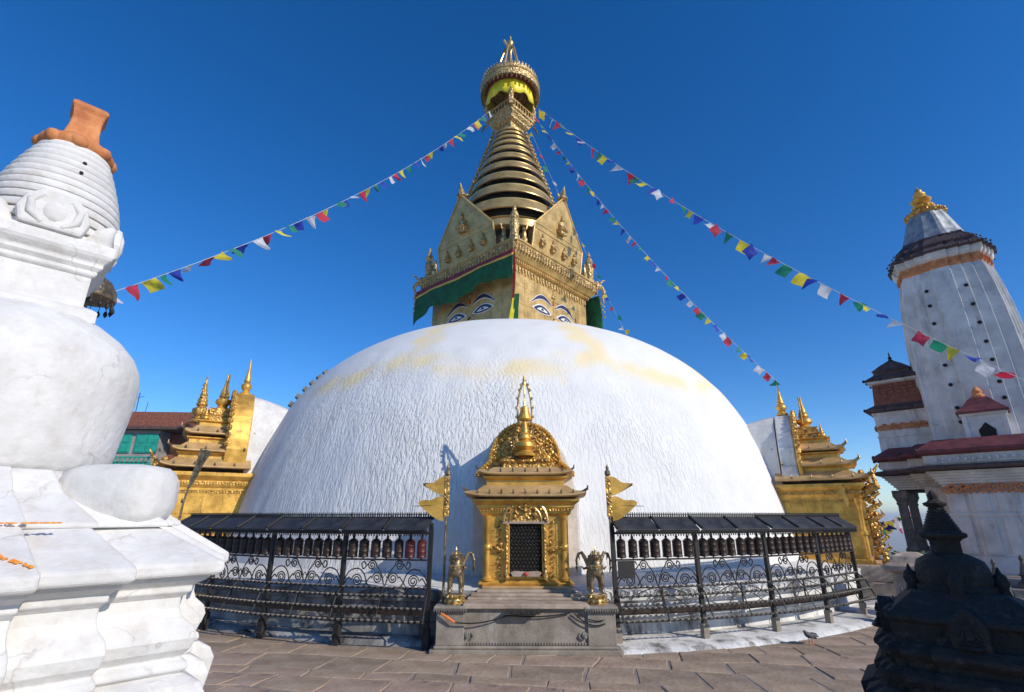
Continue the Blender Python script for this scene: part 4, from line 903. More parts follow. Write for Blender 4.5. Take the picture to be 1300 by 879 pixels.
# ================================================================== SIDE SHRINES at the diagonals of the dome
def side_shrine(sx, sc_, label, seed, deg):
    # local frame: -Y points outwards (radially), origin on the axis; ground z=0
    ang = radians(deg) * sx
    S = thing('gilt_side_shrine', label, 'shrine', (-.38 * sin(ang), D + .38 * cos(ang), 0), ang, 'gilt shrines at the diagonal sides of the dome')
    k = sc_; Y0 = -11.0; E = 1.3
    def zz(z): return .9 + (z - .9) * k
    def pl(c): return lambda r: [(-r, c - r), (r, c - r), (r, -10.0), (-r, -10.0)]
    yc = -11.15
    b = MB(); b.box(-1.5, -12.9, 0, 1.5, -10, .5); b.box(-1.38, -12.6, .5, 1.38, -10, .9); b.build('stone_base', 'copper_pink', S, bevel=.03)
    b = MB(); b.plan([(1.12, .9), (1.12, 1.0), (1.0, 1.05), (1.0, zz(2.46))], pl(yc)); b.build('body', 'gold', S, bevel=.01)
    b = MB(); b.plan([(1.04, zz(2.40)), (1.04, zz(2.46)), (1.10, zz(2.52)), (1.10, zz(2.62)), (1.22, zz(2.72)), (1.22, zz(2.80))], pl(yc)); b.build('cornice', 'gold', S, bevel=.008)
    for sd in (-1, 1):
        b = MB()
        for i in range(30): y_ = -12.3 + i * .072; b.box(sd * 1.05, y_ - .02, zz(2.54), sd * 1.14, y_ + .02, zz(2.60)); b.box(sd * 1.0, y_ - .018, zz(2.36), sd * 1.035, y_ + .018, zz(2.41))
        b.build('cornice_dentils', 'gold_orn', S)
        for r_ in range(3):
            for c_ in range(4):
                y_ = -12.05 + c_ * .5; z = 1.12 + r_ * .42 * k
                MB().box(sd * .99, y_ - .23, z, sd * 1.015, y_ + .23, z + .38 * k).build('wall_sheet', 'gold', S, bevel=.006)
        for y_ in (-12.14,):
            b = MB(); b.lathe([(.10, .9), (.11, 1.0), (.06, 1.05), (.055, 1.6), (.09, 1.64), (.09, 1.72), (.055, 1.76), (.055, zz(2.2)), (.10, zz(2.3)), (.12, zz(2.42))], 12, (sd * 1.03, y_, 0)); b.build('corner_column', 'gold', S, smooth=40)
    tz = [(1.34, 2.93, .98, 3.12), (1.14, 3.30, .80, 3.48), (.92, 3.72, .62, 3.90)]
    for i, (h0, z0, h1, z1) in enumerate(tz):
        yo = yc; 
        o = tier_roof(S, h0, zz(z0), h1, zz(z1), yo=yc, back=(-10.2 if i == 0 else -10.94), curl=.09, m='gold_roof')
        b = MB()
        for sd in (-1, 1):
            b.tube([(sd * h0, yc - h0, zz(z0) + .06), (sd * (h0 + .09), yc - h0 - .09, zz(z0) + .13), (sd * (h0 + .08), yc - h0 - .08, zz(z0) + .22)], [.04, .035, .012], 6)
            for j in range(4): b.lathe([(.02, 0), (.035, .05), (.01, .11)], 6, (sd * (h0 - .02), yc - h0 + .35 + j * .5, zz(z0)))
        b.build('eave_tip', 'bronze', o)
        hn = h1 - .04
        MB().plan([(hn, zz(z1) - .03), (hn, zz(z1) + .10), (hn + .07, zz(z1) + .14), (hn + .07, zz(z1) + .17)], lambda r: [(-r, yc - r), (r, yc - r), (r, -10.93), (-r, -10.93)]).build('tier_wall', 'gold', S, bevel=.008)
    MB().plan([(.50, zz(4.02)), (.50, zz(4.16)), (.38, zz(4.22)), (.38, zz(4.38))], lambda r: [(-r, yc - r), (r, yc - r), (r, yc + r), (-r, yc + r)]).build('pinnacle_base', 'gold_orn', S, bevel=.01)
    b = MB(); finial(b, 0, yc - .05, zz(4.36), .98 * k, .24, 12); b.build('pinnacle', 'gold', S, smooth=50)
    b = MB()
    for s in (-1, 1):
        b.tube([(s * .02, yc, zz(5.3)), (s * .16, yc, zz(5.1)), (s * .2, yc, zz(4.8)), (s * .26, yc, zz(4.5))], .02, 5)
        for j in range(6): b.ball((s * (.12 + .02 * j), yc, zz(5.15) - .11 * j), .035, 5, 3)
    b.build('pinnacle_chain', 'bronze_gilt', S)
    b = MB()
    for s in (-1, 1):
        finial(b, s * .5, yc - .45, zz(4.0), .52, .12, 8)
    b.build('corner_pinnacle', 'gold', S, smooth=50)
    # halo arch (seen edge-on from the courtyard) and its spire
    n = 24; pts = []
    for i in range(n + 1):
        t = pi * i / n; pts.append((1.12 * cos(t), zz(3.35) + 1.5 * k * sin(t) ** .9))
    pts = [(1.05, zz(2.9))] + pts + [(-1.05, zz(2.9))]
    hb = MB().prism(pts, -10.95, -10.35 if sx < 0 else -10.84).build('halo_arch', 'gold', S, bevel=.03)
    if sx > 0:
        for j, (z0, z1) in enumerate(((zz(2.98), zz(3.28)), (zz(3.30), zz(3.78)), (zz(3.80), zz(4.22)))):
            w0 = 1.12 * sqrt(max(.05, 1 - (max(0, z1 - zz(3.35)) / (1.5 * k)) ** 2)); MB().box(-w0, -10.83, z0, w0, -10.40, z1).build('arch_block', 'shik', S, bevel=.04)
        MB().prism([(x * .95, z * .99) for x, z in pts], -10.835, -10.40).build('arch_backing', 'shik', S, bevel=.03)
    if sx < 0:
        b = MB(); finial(b, 0, yc - .62, zz(4.02), 1.22 * k, .26, 12)
        for j in range(10): b.ball((.14 * (-1) ** j, yc - .62 - .05, zz(4.95) - .09 * j), .045, 5, 3)
        b.build('front_pinnacle', 'gold_orn', S, smooth=50)
    b = MB()
    for i in range(26):
        t = pi * (i + .5) / 26; b.ball((1.12 * cos(t), -10.93, zz(3.35) + 1.5 * k * sin(t) ** .9), (.09, .09, .1), 6, 4)
    b.build('halo_foliage', 'gold_orn', hb)
    b = MB(); finial(b, 0, -10.62, zz(4.82), .98 * k, .17, 12); b.build('halo_spire', 'gold', hb, smooth=50)
    # white wall behind, merging with the dome
    o_ = [(1.0, .9), (1.0, zz(3.3)), (.93, zz(3.8)), (.78, zz(4.3)), (.45, zz(4.68)), (0, zz(4.8)), (-.45, zz(4.68)), (-.78, zz(4.3)), (-.93, zz(3.8)), (-1.0, zz(3.3)), (-1.0, .9)]
    nn = len(o_); rings = []
    for (yy, f, dz) in ((-10.36, 1.0, 0), (-10.1, .98, -.02), (-9.6, .95, -.10), (-9.0, .97, -.22), (-8.0, 1.05, -.35), (-7.2, 1.1, -.45)):
        rings.append([(x * f, yy, .9 + (z - .9) * (1 + dz * .35) + 0) for x, z in o_])
    b = MB(); b.loft(rings); b.build('white_buttress', 'plaster', S, smooth=40)
    # torana and attendants crowding the front
    b = MB(); rl = random.Random(seed)
    b.prism([(x, z) for x, z in arch(.7, z0=zz(1.9), top=1.1)], -12.32, -12.22)
    b.build('torana', 'gold_orn', S)
    b = MB()
    for s in (-1, 1):
        for j in range(26):
            z = .95 + j * .085 * k; b.ball((s * (.72 + .22 * rl.random()), -12.28 - .26 * rl.random(), z), (.08, .09, .08), 6, 4)
        for j in range(7): b.tube([(s * .9, -12.2, 1.15 + j * .28), (s * 1.0, -12.48, 1.2 + j * .28), (s * .96, -12.66, 1.32 + j * .28), (s * .9, -12.62, 1.44 + j * .28)], [.05, .06, .045, .012], 6)
        b.tube([(s * 1.0, -12.25, zz(2.5)), (s * 1.05, -12.65, zz(2.7)), (s * 1.0, -12.6, zz(3.0)), (s * 1.02, -12.78, zz(3.25))], [.08, .10, .07, .02], 6)
    b.build('vine_carving', 'gold_orn', S)
    return S
side_shrine(-1, 1.27, 'sunlit gilt tiered shrine with three pinnacles left of the dome', 4, 59)
side_shrine(1, 1.10, 'shaded gilt tiered shrine with two pinnacles right of the dome', 5, 59)

# dark triangular pennant by left shrine, gilt strip pennant on right shrine
P = thing('metal_banner', 'dark triangular pennant on a leaning pole in front of the left gilt shrine', 'banner', (-7.10, 11.45, 0), 0)
b = MB(); b.tube([(-.05, 0, 1.9), (-.03, 0, 2.4), (.14, 0, 3.55)], .022, 6); b.ball((-.05, 0, 2.42), .05, 6, 4); b.build('pole', 'bronze', P)
MB().prism([(.13, 3.50), (.0, 2.62), (.16, 2.95), (.26, 3.25), (.38, 3.48), (.25, 3.52)], -.015, .015).build('pennon', 'bronze', P)
a_ = radians(59); P = thing('metal_banner', 'twisted gilt strip pennant hanging against the right gilt shrine wall', 'banner', (sin(a_) * 11.45 - cos(a_) * 1.16, D - cos(a_) * 11.45 - sin(a_) * 1.16, 0), radians(-31))
b = MB(); b.tube([(0, 0, 2.4), (0, 0, 3.0)], .018, 6); b.build('pole', 'bronze', P)
MB().prism([(-.10, 3.0), (-.10, 2.55), (-.02, 2.62), (0, 2.45), (.05, 2.3), (.10, 2.5), (.04, 2.75), (.10, 2.98)], -.02, .02).build('pennon', 'gold', P)

# ================================================================== WHITE CHAITYA, left foreground
W = thing('white_chaitya', 'large whitewashed chaitya with orange block on top, filling the left foreground', 'chaitya', (-3.14, 3.0, 0))
R45 = Matrix.Rotation(radians(-45), 4, 'Z')
def redent(a, s, w1=.62, w2=.30):                    # a = half side at the corner, steps s outwards
    side = [(a, -a), (a, -w1 * a), (a + s, -w1 * a), (a + s, -w2 * a), (a + 2 * s, -w2 * a), (a + 2 * s, w2 * a), (a + s, w2 * a), (a + s, w1 * a), (a, w1 * a)]
    out = []
    for t in range(4):
        c, n = [(1, 0), (0, 1), (-1, 0), (0, -1)][t]; out += [(c * p[0] - n * p[1], n * p[0] + c * p[1]) for p in side]
    return out
def wplan(prof, s, name, m='plaster', bev=.012, parent=None, amp=.008):
    b = MB(R45); b.loft([[(x, y_, z) for x, y_ in redent(r, ss if ss is not None else s)] for r, z, *q in prof for ss in [q[0] if q else None]])
    o = b.build(name, m, parent or W, bevel=bev); return o
wplan([(1.22, 0), (1.22, .32), (1.15, .40), (1.15, .55), (1.10, .62), (1.05, .9), (1.10, 1.12), (1.12, 1.24), (1.09, 1.30), (1.02, 1.34)], .13, 'foot_moulding')
wplan([(1.00, 1.33), (1.04, 1.36), (1.03, 1.39), (1.00, 1.41), (1.035, 1.45), (1.05, 1.50), (1.035, 1.55), (.98, 1.60), (.965, 1.64), (.965, 1.70)], .12, 'torus_moulding', bev=.01)
wplan([(.965, 1.69), (1.00, 1.72), (1.00, 1.75), (1.05, 1.78), (1.06, 1.80)], .12, 'under_cornice', bev=.006)
wplan([(1.09, 1.80), (1.11, 1.815), (1.11, 1.865), (1.08, 1.885), (.80, 2.06)], .13, 'cornice_slab', bev=.012)
wplan([(.86, 2.045), (.86, 2.07), (.62, 2.22), (.52, 2.34)], .10, 'upper_slope', bev=.01)
b = MB(); b.lathe([(.70, 2.18), (.72, 2.25), (.70, 2.27), (.675, 2.28), (.68, 2.31), (.65, 2.335), (.5, 2.345)], 64); b.build('dome_ring', 'plaster', W, smooth=40)
b = MB(); b.lathe([(.60, 2.33), (.635, 2.37), (.65, 2.50), (.672, 2.68), (.69, 2.83), (.69, 2.93), (.675, 3.02), (.63, 3.11), (.55, 3.20), (.44, 3.28), (.3, 3.33)], 80); b.build('dome', 'plaster', W, smooth=60)
# rounded corner lobes on the upper terrace
for c_ in range(4):
    T = Matrix.Rotation(radians(90 * c_), 4, 'Z')
    b = MB(T); n = 14; rings = []
    for (x, r) in ((.62, .10), (.64, .150), (.72, .168), (.90, .172), (1.04, .170), (1.12, .155), (1.155, .12), (1.17, .05), (1.172, .01)):
        rings.append([(x, r * 1.05 * abs(cos(2 * pi * i / n)) ** .7 * (1 if cos(2 * pi * i / n) > 0 else -1), 2.215 + r * abs(sin(2 * pi * i / n)) ** .7 * (1 if sin(2 * pi * i / n) > 0 else -1)) for i in range(n)])
    b.loft(rings); b.build('corner_lobe', 'plaster', W, smooth=60)
WT = Matrix.Rotation(radians(0), 4, 'Z')
def wsq(prof, name, m='plaster', bev=.008):
    b = MB(R45 @ Matrix.Rotation(0, 4, 'Z')); b.plan(prof, square); return b.build(name, m, W, bevel=bev)
wsq([(.34, 3.26), (.34, 3.34), (.31, 3.36), (.265, 3.38), (.265, 3.60)], 'neck_box')
wsq([(.265, 3.58), (.285, 3.60), (.285, 3.625), (.305, 3.65), (.305, 3.675), (.335, 3.71), (.345, 3.73), (.345, 3.80), (.31, 3.81)], 'neck_cornice')
b = MB(); z = 3.80
for i in range(13):
    t = i / 13; r0 = .425 - .185 * t ** 1.15 + .0; h = .062 - .010 * t
    r0 = [.335, .352, .358, .356, .348, .337, .323, .307, .289, .270, .250, .228, .205][i]
    b = MB(); b.lathe([(r0 - .05, z), (r0, z + .004), (r0 + .006, z + h * .35), (r0 + .001, z + h * .72), (r0 - .012, z + h * .95), (r0 - .06, z + h)], 48)
    b.build('spire_ring', 'plaster', W, smooth=50); z += h
ZT = z
# lotus petals and corner leaf at the spire foot
for c_ in range(4):
    T = R45 @ Matrix.Rotation(radians(90 * c_), 4, 'Z')
    b = MB(T); b.prism([(-.15, 3.80), (.15, 3.80), (.18, 3.90), (.15, 4.00), (.08, 4.06), (0, 4.08), (-.08, 4.06), (-.15, 4.00), (-.18, 3.90)], -.37, -.28)
    ob = b.build('lotus_panel', 'plaster', W, bevel=.02)
    b = MB(T)
    b.ball((0, -.350, 3.92), (.07, .04, .08), 10, 6)
    for s_ in (-1, 1):
        b.tube([(s_ * .05, -.36, 3.83), (s_ * .11, -.367, 3.88), (s_ * .12, -.365, 3.96), (s_ * .07, -.36, 4.02), (s_ * .03, -.36, 3.99)], [.016, .026, .024, .018, .008], 8)
    b.build('lotus_carving', 'plaster', ob, smooth=60)
    T = Matrix.Rotation(radians(90 * c_), 4, 'Z')
    b = MB(T); b.tube([(.30, 0, 3.80), (.37, 0, 3.85), (.38, 0, 3.91), (.43, 0, 3.955)], [.085, .08, .055, .016], 8); b.build('corner_leaf', 'plaster', W, smooth=60)
# orange block
b = MB(); b.lathe([(.16, ZT - .03), (.215, ZT + .0), (.22, ZT + .045), (.18, ZT + .085), (.13, ZT + .12)], 20)
for i in range(8):
    a = 2 * pi * i / 8; b.ball((.185 * cos(a), .185 * sin(a), ZT + .025), (.058, .058, .05), 9, 6)
me = b.mesh('lotus_collar', 'orange', 60); subdiv_noise(me, .012, 14); put('lotus_collar', me, W)
b = MB(R45); b.plan([(.115, ZT + .07), (.10, ZT + .12), (.088, ZT + .20), (.084, ZT + .28), (.092, ZT + .34), (.105, ZT + .37), (.105, ZT + .40), (.08, ZT + .415)], square); b.build('top_block', 'orange', W, bevel=.012)
hole_s = MB(Matrix.Rotation(pi / 2, 4, 'X')).lathe([(.001, -.02), (.012, -.02), (.013, .004), (.001, .006)], 7).mesh('putlog_hole_shade', 'dark')  # small raised discs with the holes' inner shade as their colour
for i_, (zq, rq) in enumerate(((3.95, .356), (4.12, .325), (4.20, .309), (4.29, .290), (4.38, .268))):
    put('putlog_hole_shade', hole_s, W, Matrix.Rotation(radians(52 + i_ * 1.5), 4, 'Z') @ Matrix.Translation((0, -rq, zq)))
# orange powder lines
b = MB(R45); rl = random.Random(2)
for i in range(260):
    t = rl.random(); b.ball((1.075 + rl.uniform(-.012, .012), -.9 + 1.28 * t, 2.073), (rl.uniform(.004, .008), rl.uniform(.004, .014), .004), 5, 3)
for i in range(60):
    t = rl.random(); b.ball((1.19 + .14 * t, .10 + .20 * t + rl.uniform(-.012, .012), 1.985 - .085 * t), (rl.uniform(.004, .010), .007, .005), 5, 3)
b.build('powder_line', 'marigold', W, kind='stuff')
print('white chaitya top', ZT)

# umbrella of dark metal hanging with bells, behind the white chaitya
U = thing('metal_parasol', 'dark metal parasol with hanging bells peeping out behind the white chaitya', 'parasol', (-5.52, 6.0, 0))
b = MB(); b.lathe([(.30, 4.78), (.31, 4.80), (.29, 4.92), (.22, 5.04), (.10, 5.12), (.02, 5.14)], 20); b.build('canopy', 'bronze', U, smooth=40)
b = MB(); b.tube([(0, 0, 0), (0, 0, 5.0)], .028, 8); b.build('pole', 'bronze', U)
b = MB()
for i in range(18):
    a = 2 * pi * i / 18; x, y_ = .29 * cos(a), .29 * sin(a); b.tube([(x, y_, 4.78), (x, y_, 4.70)], .005, 4); b.lathe([(.005, 4.72), (.022, 4.69), (.026, 4.66), (.004, 4.62)], 6, (x, y_, 0))
b.build('bells', 'iron', U)
b = MB()
for (x, y_, z, s) in ((-.09, -.02, 4.56, 1), (.09, -.04, 4.54, 1.15), (.02, -.08, 4.45, 1), (.12, 0, 4.40, .8), (-.05, .05, 4.40, .9), (0, -.02, 4.62, .9)):
    b.lathe([(.005, .06 * s), (.045 * s, .03 * s), (.06 * s, -.03 * s), (.07 * s, -.05 * s), (.02, -.05 * s)], 8, (x, y_, z))
b.build('hanging_bell', 'bronze_gilt', U)

# ================================================================== BRICK BUILDING far left
B = thing('brick_building', 'flat roofed brick and render building with bright green shutters, far left behind the golden shrine', 'building', (-17.9, 24.2, 0), radians(4))
MB().box(-1.6, 0, 0, 1.0, 5, 6.05).build('wall', 'grey_render', B, bevel=.02)
MB().box(1.0, .9, 0, 3.2, 5, 6.0).build('side_wall', 'brick', B, bevel=.02)
MB().box(-1.5, .1, 6.15, 2.6, 5, 6.95).build('parapet', 'brick', B, bevel=.02)
MB().box(-1.9, -.35, 6.03, 3.3, 5.2, 6.17).build('eave_slab', 'maroon_dark', B, bevel=.01)
for x in (-1.2, .0):
    fr = MB().box(x, -.06, 4.95, x + 1.0, .05, 5.85).build('window_frame', 'green_paint', B, bevel=.01)
    for i in range(2):
        for j in range(2): MB().box(x + .06 + i * .46, -.085, 5.0 + j * .42, x + .48 + i * .46, -.055, 5.38 + j * .42).build('shutter_panel', 'green_paint', fr, bevel=.008)
b = MB(); b.box(-1.5, -.3, 4.25, .98, -.02, 4.45); b.box(-1.5, -.32, 4.7, .98, -.25, 4.76)
for i in range(12): b.lathe([(.03, 4.45), (.06, 4.52), (.02, 4.6), (.05, 4.7)], 6, (-1.4 + i * .21, -.28, 0))
b.build('balcony_rail', 'green_paint', B)
b = MB(); b.tube([(-1.0, 1, 6.9), (-1.0, 1, 8.1)], .02, 5); b.tube([(-1.25, 1, 7.8), (-.75, 1, 7.9)], .012, 4); b.tube([(-.55, 1, 6.9), (-.5, 1, 7.6)], .015, 4); b.build('roof_aerial', 'iron', B)

# ================================================================== SHIKHARA TEMPLE right
KX, KY = 15.50, 16.35
K = thing('shikhara_temple', 'tall weathered white tower temple with ribbed curved spire and golden pinnacle at right', 'temple', (KX, KY, 0), radians(-45))
# local: -Y = towards the courtyard (n), +X = right
rt5 = ratha((.84, .62, .42, .20), -.055)
def cross(fr, hf, sd, hs, core):                       # front reach, front half width, side reach, side half width, core half
    return [(-core, -core), (-hf, -core), (-hf, -fr), (hf, -fr), (hf, -core), (core, -core), (core, -hs), (sd, -hs), (sd, hs), (core, hs), (core, core), (hf, core), (hf, fr), (-hf, fr), (-hf, core), (-core, core), (-core, hs), (-sd, hs), (-sd, -hs), (-core, -hs)]
def crx(prof, name, m, bev=.02):
    b = MB(); b.loft([[(x, y_, z) for x, y_ in cross(2.6 + d, 1.42 + d, 2.75 + d, 1.25 + d, 1.9 + d)] for d, z in prof]); return b.build(name, m, K, bevel=bev)
# storey walls without the left porch
def body_plan(d):
    fr, hf, core, sd, hs = 2.45 + d, 1.32 + d, 1.85 + d, 2.6 + d, 1.2 + d
    return [(-core, -core), (-hf, -core), (-hf, -fr), (-hf * .62, -fr), (-hf * .62, -fr - .07), (hf * .62, -fr - .07), (hf * .62, -fr), (hf, -fr), (hf, -core), (core, -core), (core, -hs), (sd, -hs), (sd, hs), (core, hs), (core, core), (hf, core), (hf, fr), (-hf, fr), (-hf, core), (-core, core)]
def bp(prof, name, m, bev=.015):
    b = MB(); b.loft([[(x, y_, z) for x, y_ in body_plan(d)] for d, z in prof]); return b.build(name, m, K, bevel=bev)
bp([(.9, 0), (.9, .25), (.7, .3), (.7, .62)], 'podium', 'stone_mid')
bp([(.16, .62), (.16, .80), (.10, .86), (.06, 1.0), (.06, 1.06)], 'wall_base', 'shik')
bp([(0, 1.04), (0, 2.10), (.03, 2.12), (.03, 2.19), (0, 2.21), (0, 2.95)], 'wall', 'shik')
for i, (x0, w_) in enumerate([(-1.2, .30), (-.72, .34), (-.22, .44), (.38, .34), (.88, .30)]):
    yv = -2.45 - (.07 if abs(x0 + w_ / 2) < .8 else 0)
    MB().box(x0, yv - .035, 1.1, x0 + w_, yv, 2.06).build('wall_panel', 'shik', K, bevel=.01)
    MB().box(x0, yv - .03, 2.25, x0 + w_, yv, 2.78).build('wall_panel', 'shik', K, bevel=.01)
# orange scroll band
def scroll_band(x0, x1, y_, z0, z1, name='scroll_band', m='orange', ax=0):
    b = MB(); n = max(3, int((x1 - x0) / .13)); h = z1 - z0
    for i in range(n):
        cx = x0 + (i + .5) * (x1 - x0) / n; cz = (z0 + z1) / 2 + (h * .08 if i % 2 else -h * .08)
        pts = [(cx + h * .42 * (1 - .7 * t) * cos(6.5 * t + (0 if i % 2 else pi)), cz + h * .42 * (1 - .7 * t) * sin(6.5 * t * (1 if i % 2 else -1))) for t in [k / 9 for k in range(10)]]
        P3 = [(x, y_, z) if ax == 0 else (y_, x, z) for x, z in pts]
        b.tube(P3, [.030] * 8 + [.04, .04], 5)
        e = [(x0 + i * (x1 - x0) / n, z0 + h * .15), (cx, z0 - h * .1), (x0 + (i + 1) * (x1 - x0) / n, z0 + h * .2)]
        b.tube([(x, y_, z) if ax == 0 else (y_, x, z) for x, z in e], .016, 5)
    return b.build(name, m, K)
scroll_band(-1.32, 1.32, -2.56, 2.76, 3.02)
crx([(-.14, 2.90), (-.12, 2.93)], 'porch_ceiling', 'dark')
prof = []
for i in range(6): prof += [(-.08 + .055 * i, 2.94 + .075 * i), (-.08 + .055 * i, 3.0 + .075 * i)]
crx(prof, 'stepped_cornice', 'shik', .006)
crx([(.30, 3.40), (.42, 3.42), (.42, 3.50), (.10, 3.56)], 'dark_string_course', 'maroon_dark')
crx([(.12, 3.54), (.18, 3.60), (.18, 3.84), (.1, 3.86)], 'white_frieze', 'shik')
b = MB(); rl = random.Random(8)
for i in range(16): b.ball((-1.3 + i * .17, -2.82, 3.68 + .03 * rl.random()), (.05, .03, .06), 6, 4)
for i in range(12): b.tube([(-2.95, -1.3 + i * .22, 3.62), (-3.0, -1.25 + i * .22, 3.72), (-2.95, -1.2 + i * .22, 3.8)], .03, 5)
b.build('frieze_carving', 'shik', K)
crx([(.16, 3.83), (.30, 3.85), (.34, 3.90), (.34, 3.98), (.28, 4.03), (-.1, 4.30)], 'maroon_eave', 'red_roof')
b = MB()
for (fx, fy) in ((-1.72, -2.9), (1.72, -2.9), (-3.05, -1.5), (-3.05, 1.5), (-2.2, -2.2)): b.ball((fx, fy, 3.98), (.06, .06, .08), 6, 4); b.ball((fx, fy, 3.86), (.05, .05, .06), 6, 4)
b.build('eave_tip', 'stone_dark', K)
# tower
tp = [(1.62, 4.2), (1.60, 4.6), (1.585, 5.2), (1.58, 6.0), (1.57, 7.0), (1.54, 7.8), (1.49, 8.6), (1.42, 9.3), (1.33, 9.9), (1.27, 10.2)]
b = MB(); b.loft([[(x, y_, z) for x, y_ in rt5(r)] for r, z in tp]); tw = b.build('ribbed_tower', 'shik', K, bevel=.012, label='curved white ribbed tower')
b = MB(); b.loft([[(x, y_, z) for x, y_ in rt5(r)] for r, z in ((1.31, 10.16), (1.33, 10.2), (1.29, 10.46), (1.26, 10.48))]); b.build('orange_band', 'orange', K)
b = MB(); b.loft([[(x, y_, z) for x, y_ in rt5(r)] for r, z in ((1.30, 10.46), (1.36, 10.50), (1.42, 10.60), (1.42, 10.72), (1.36, 10.74))]); b.build('white_band', 'shik', K, bevel=.01)
b = MB(); b.loft([[(x, y_, z) for x, y_ in rt5(r)] for r, z in ((1.44, 10.72), (1.52, 10.74), (1.51, 10.79), (1.32, 10.95), (1.27, 11.03), (1.31, 11.06), (1.28, 11.12), (1.02, 11.40), (.96, 11.52))]); b.build('dark_tile_cap', 'maroon_dark', K)
b = MB()
for i in range(44):
    a = 2 * pi * i / 44; r = 1.58 if True else 1
    x, y_ = r * cos(a), r * sin(a); q = 1.51 / max(abs(cos(a)), abs(sin(a))) * .97; q = min(q, 1.80)
    b.ball((q * cos(a) * .97, q * sin(a) * .97, 10.78), (.04, .04, .045), 6, 3); b.ball((q * .84 * cos(a), q * .84 * sin(a), 11.09), (.03, .03, .04), 6, 3)
b.build('tile_studs', 'maroon_dark', K)
b = MB(); n = 40; rings = []
for r, z in ((1.00, 11.48), (.86, 11.75), (.74, 12.1), (.62, 12.45), (.52, 12.72)):
    rings.append([((r + (.035 if i % 4 < 2 else 0)) * cos(2 * pi * i / n), (r + (.035 if i % 4 < 2 else 0)) * sin(2 * pi * i / n), z) for i in range(n)])
b.loft(rings); b.build('fluted_cone', 'metal_grey', K)
b = MB(); b.lathe([(.50, 12.68), (.60, 12.74), (.64, 12.84), (.46, 12.93), (.28, 12.98), (.22, 13.05)], 20)
for i in range(18): a = 2 * pi * i / 18; b.ball((.60 * cos(a), .60 * sin(a), 12.80), (.07, .07, .06), 7, 4)
b.build('gilt_lotus', 'gold_orn', K, smooth=50)
b = MB(); b.lathe([(.22, 13.0), (.33, 13.08), (.36, 13.16), (.24, 13.22), (.18, 13.27), (.28, 13.34), (.33, 13.44), (.24, 13.54), (.14, 13.58), (.2, 13.64), (.2, 13.7), (.1, 13.76), (.12, 13.81), (.11, 13.88), (.03, 13.96), (.01, 14.05)], 18)
for i in range(12): a = 2 * pi * i / 12; b.ball((.32 * cos(a), .32 * sin(a), 13.10), .05, 6, 4)
b.build('pinnacle', 'gold', K, smooth=50)
# putlog holes: raised discs coloured as the shade inside
def rT(z):
    for (r0, z0), (r1, z1) in zip(tp, tp[1:]):
        if z0 <= z <= z1: return r0 + (r1 - r0) * (z - z0) / (z1 - z0)
    return 1.3
hole = MB(Matrix.Rotation(pi / 2, 4, 'X')).lathe([(.001, -.03), (.055, -.03), (.058, .012), (.048, .026), (.001, .028)], 9).mesh('vent_hole_shade', 'dark')
for (x, zs) in ((-.55, (4.9, 5.35, 6.1, 6.75, 7.5, 8.2, 8.85, 9.4)), (.56, (5.5, 6.0, 6.7, 7.3, 7.95, 8.6, 9.3))):
    for z in zs: put('vent_hole_shade', hole, tw, TR(x * rT(z) / 1.55, -rT(z) + .045 * rT(z) - .012 + .0, z))
# porch pillars
for (x, y_) in ((-2.62, -1.0), (-2.62, 1.0)):
    b = MB(); b.plan([(.17, 1.0), (.17, 1.12), (.13, 1.16), (.12, 2.45), (.15, 2.5), (.13, 2.56), (.16, 2.64), (.2, 2.72), (.2, 2.92)], square, (x, y_, 0)); b.build('porch_pillar', 'stone_mid', K, bevel=.012)
b = MB(); b.box(-2.95, -1.4, 0, -1.6, 1.4, .62); b.box(-2.85, -1.3, .62, -1.6, 1.3, 1.0); b.build('porch_floor', 'stone_mid', K, bevel=.02)
# turret over the porch
TT_ = (-2.12, 0, 0)
b = MB(); b.plan([(.80, 4.05), (.78, 4.7), (.80, 4.72), (.80, 4.76), (.76, 4.78), (.78, 5.45), (.84, 5.6)], square, TT_); b.build('turret_wall', 'shik', K, bevel=.01)
scroll_band(-2.85, -1.4, -.80, 4.98, 5.18); scroll_band(-.75, .75, -2.93, 4.98, 5.18, ax=1)
b = MB(); b.plan([(.86, 5.58), (.98, 5.62), (.98, 5.70), (.72, 5.86)], square, TT_); b.build('turret_eave', 'maroon_dark', K, bevel=.01)
b = MB(); b.plan([(.70, 5.84), (.64, 6.62), (.66, 6.64)], square, TT_); bt = b.build('brick_turret', 'brick', K, bevel=.01)
b = MB(); rl = random.Random(4)
for z in (6.0, 6.12, 6.24, 6.36, 6.48): 
    for i in range(6): b.box(TT_[0] - .6 + i * .2 + .02 * rl.random(), -.705 - .0, z, TT_[0] - .45 + i * .2, -.64, z + .07)
b.build('brick_carving', 'brick', bt)
b = MB(); b.plan([(.66, 6.62), (.76, 6.66), (.76, 6.74), (.60, 6.84)], square, TT_); b.build('turret_band', 'shik', K, bevel=.01)
b = MB(); b.plan([(.78, 6.73), (.84, 6.77), (.55, 6.98), (.52, 7.08), (.58, 7.12), (.3, 7.38), (.24, 7.42), (.12, 7.52)], square, TT_); b.build('turret_roof', 'maroon_dark', K, bevel=.01)
b = MB(); b.lathe([(.08, 7.5), (.1, 7.56), (.04, 7.6), (.07, 7.66), (.02, 7.74), (.03, 7.78), (.004, 7.9)], 8, TT_)
for s in (-1, 1):
    for zq, rq in ((5.68, .97), (6.76, .83)):
        for tt in (-1, -.4, .4, 1): b.ball((TT_[0] + s * rq, rq * tt, zq), (.045, .045, .06), 6, 4); b.ball((TT_[0] + tt * rq, s * rq, zq), (.045, .045, .06), 6, 4)
b.build('turret_finial', 'stone_dark', K)
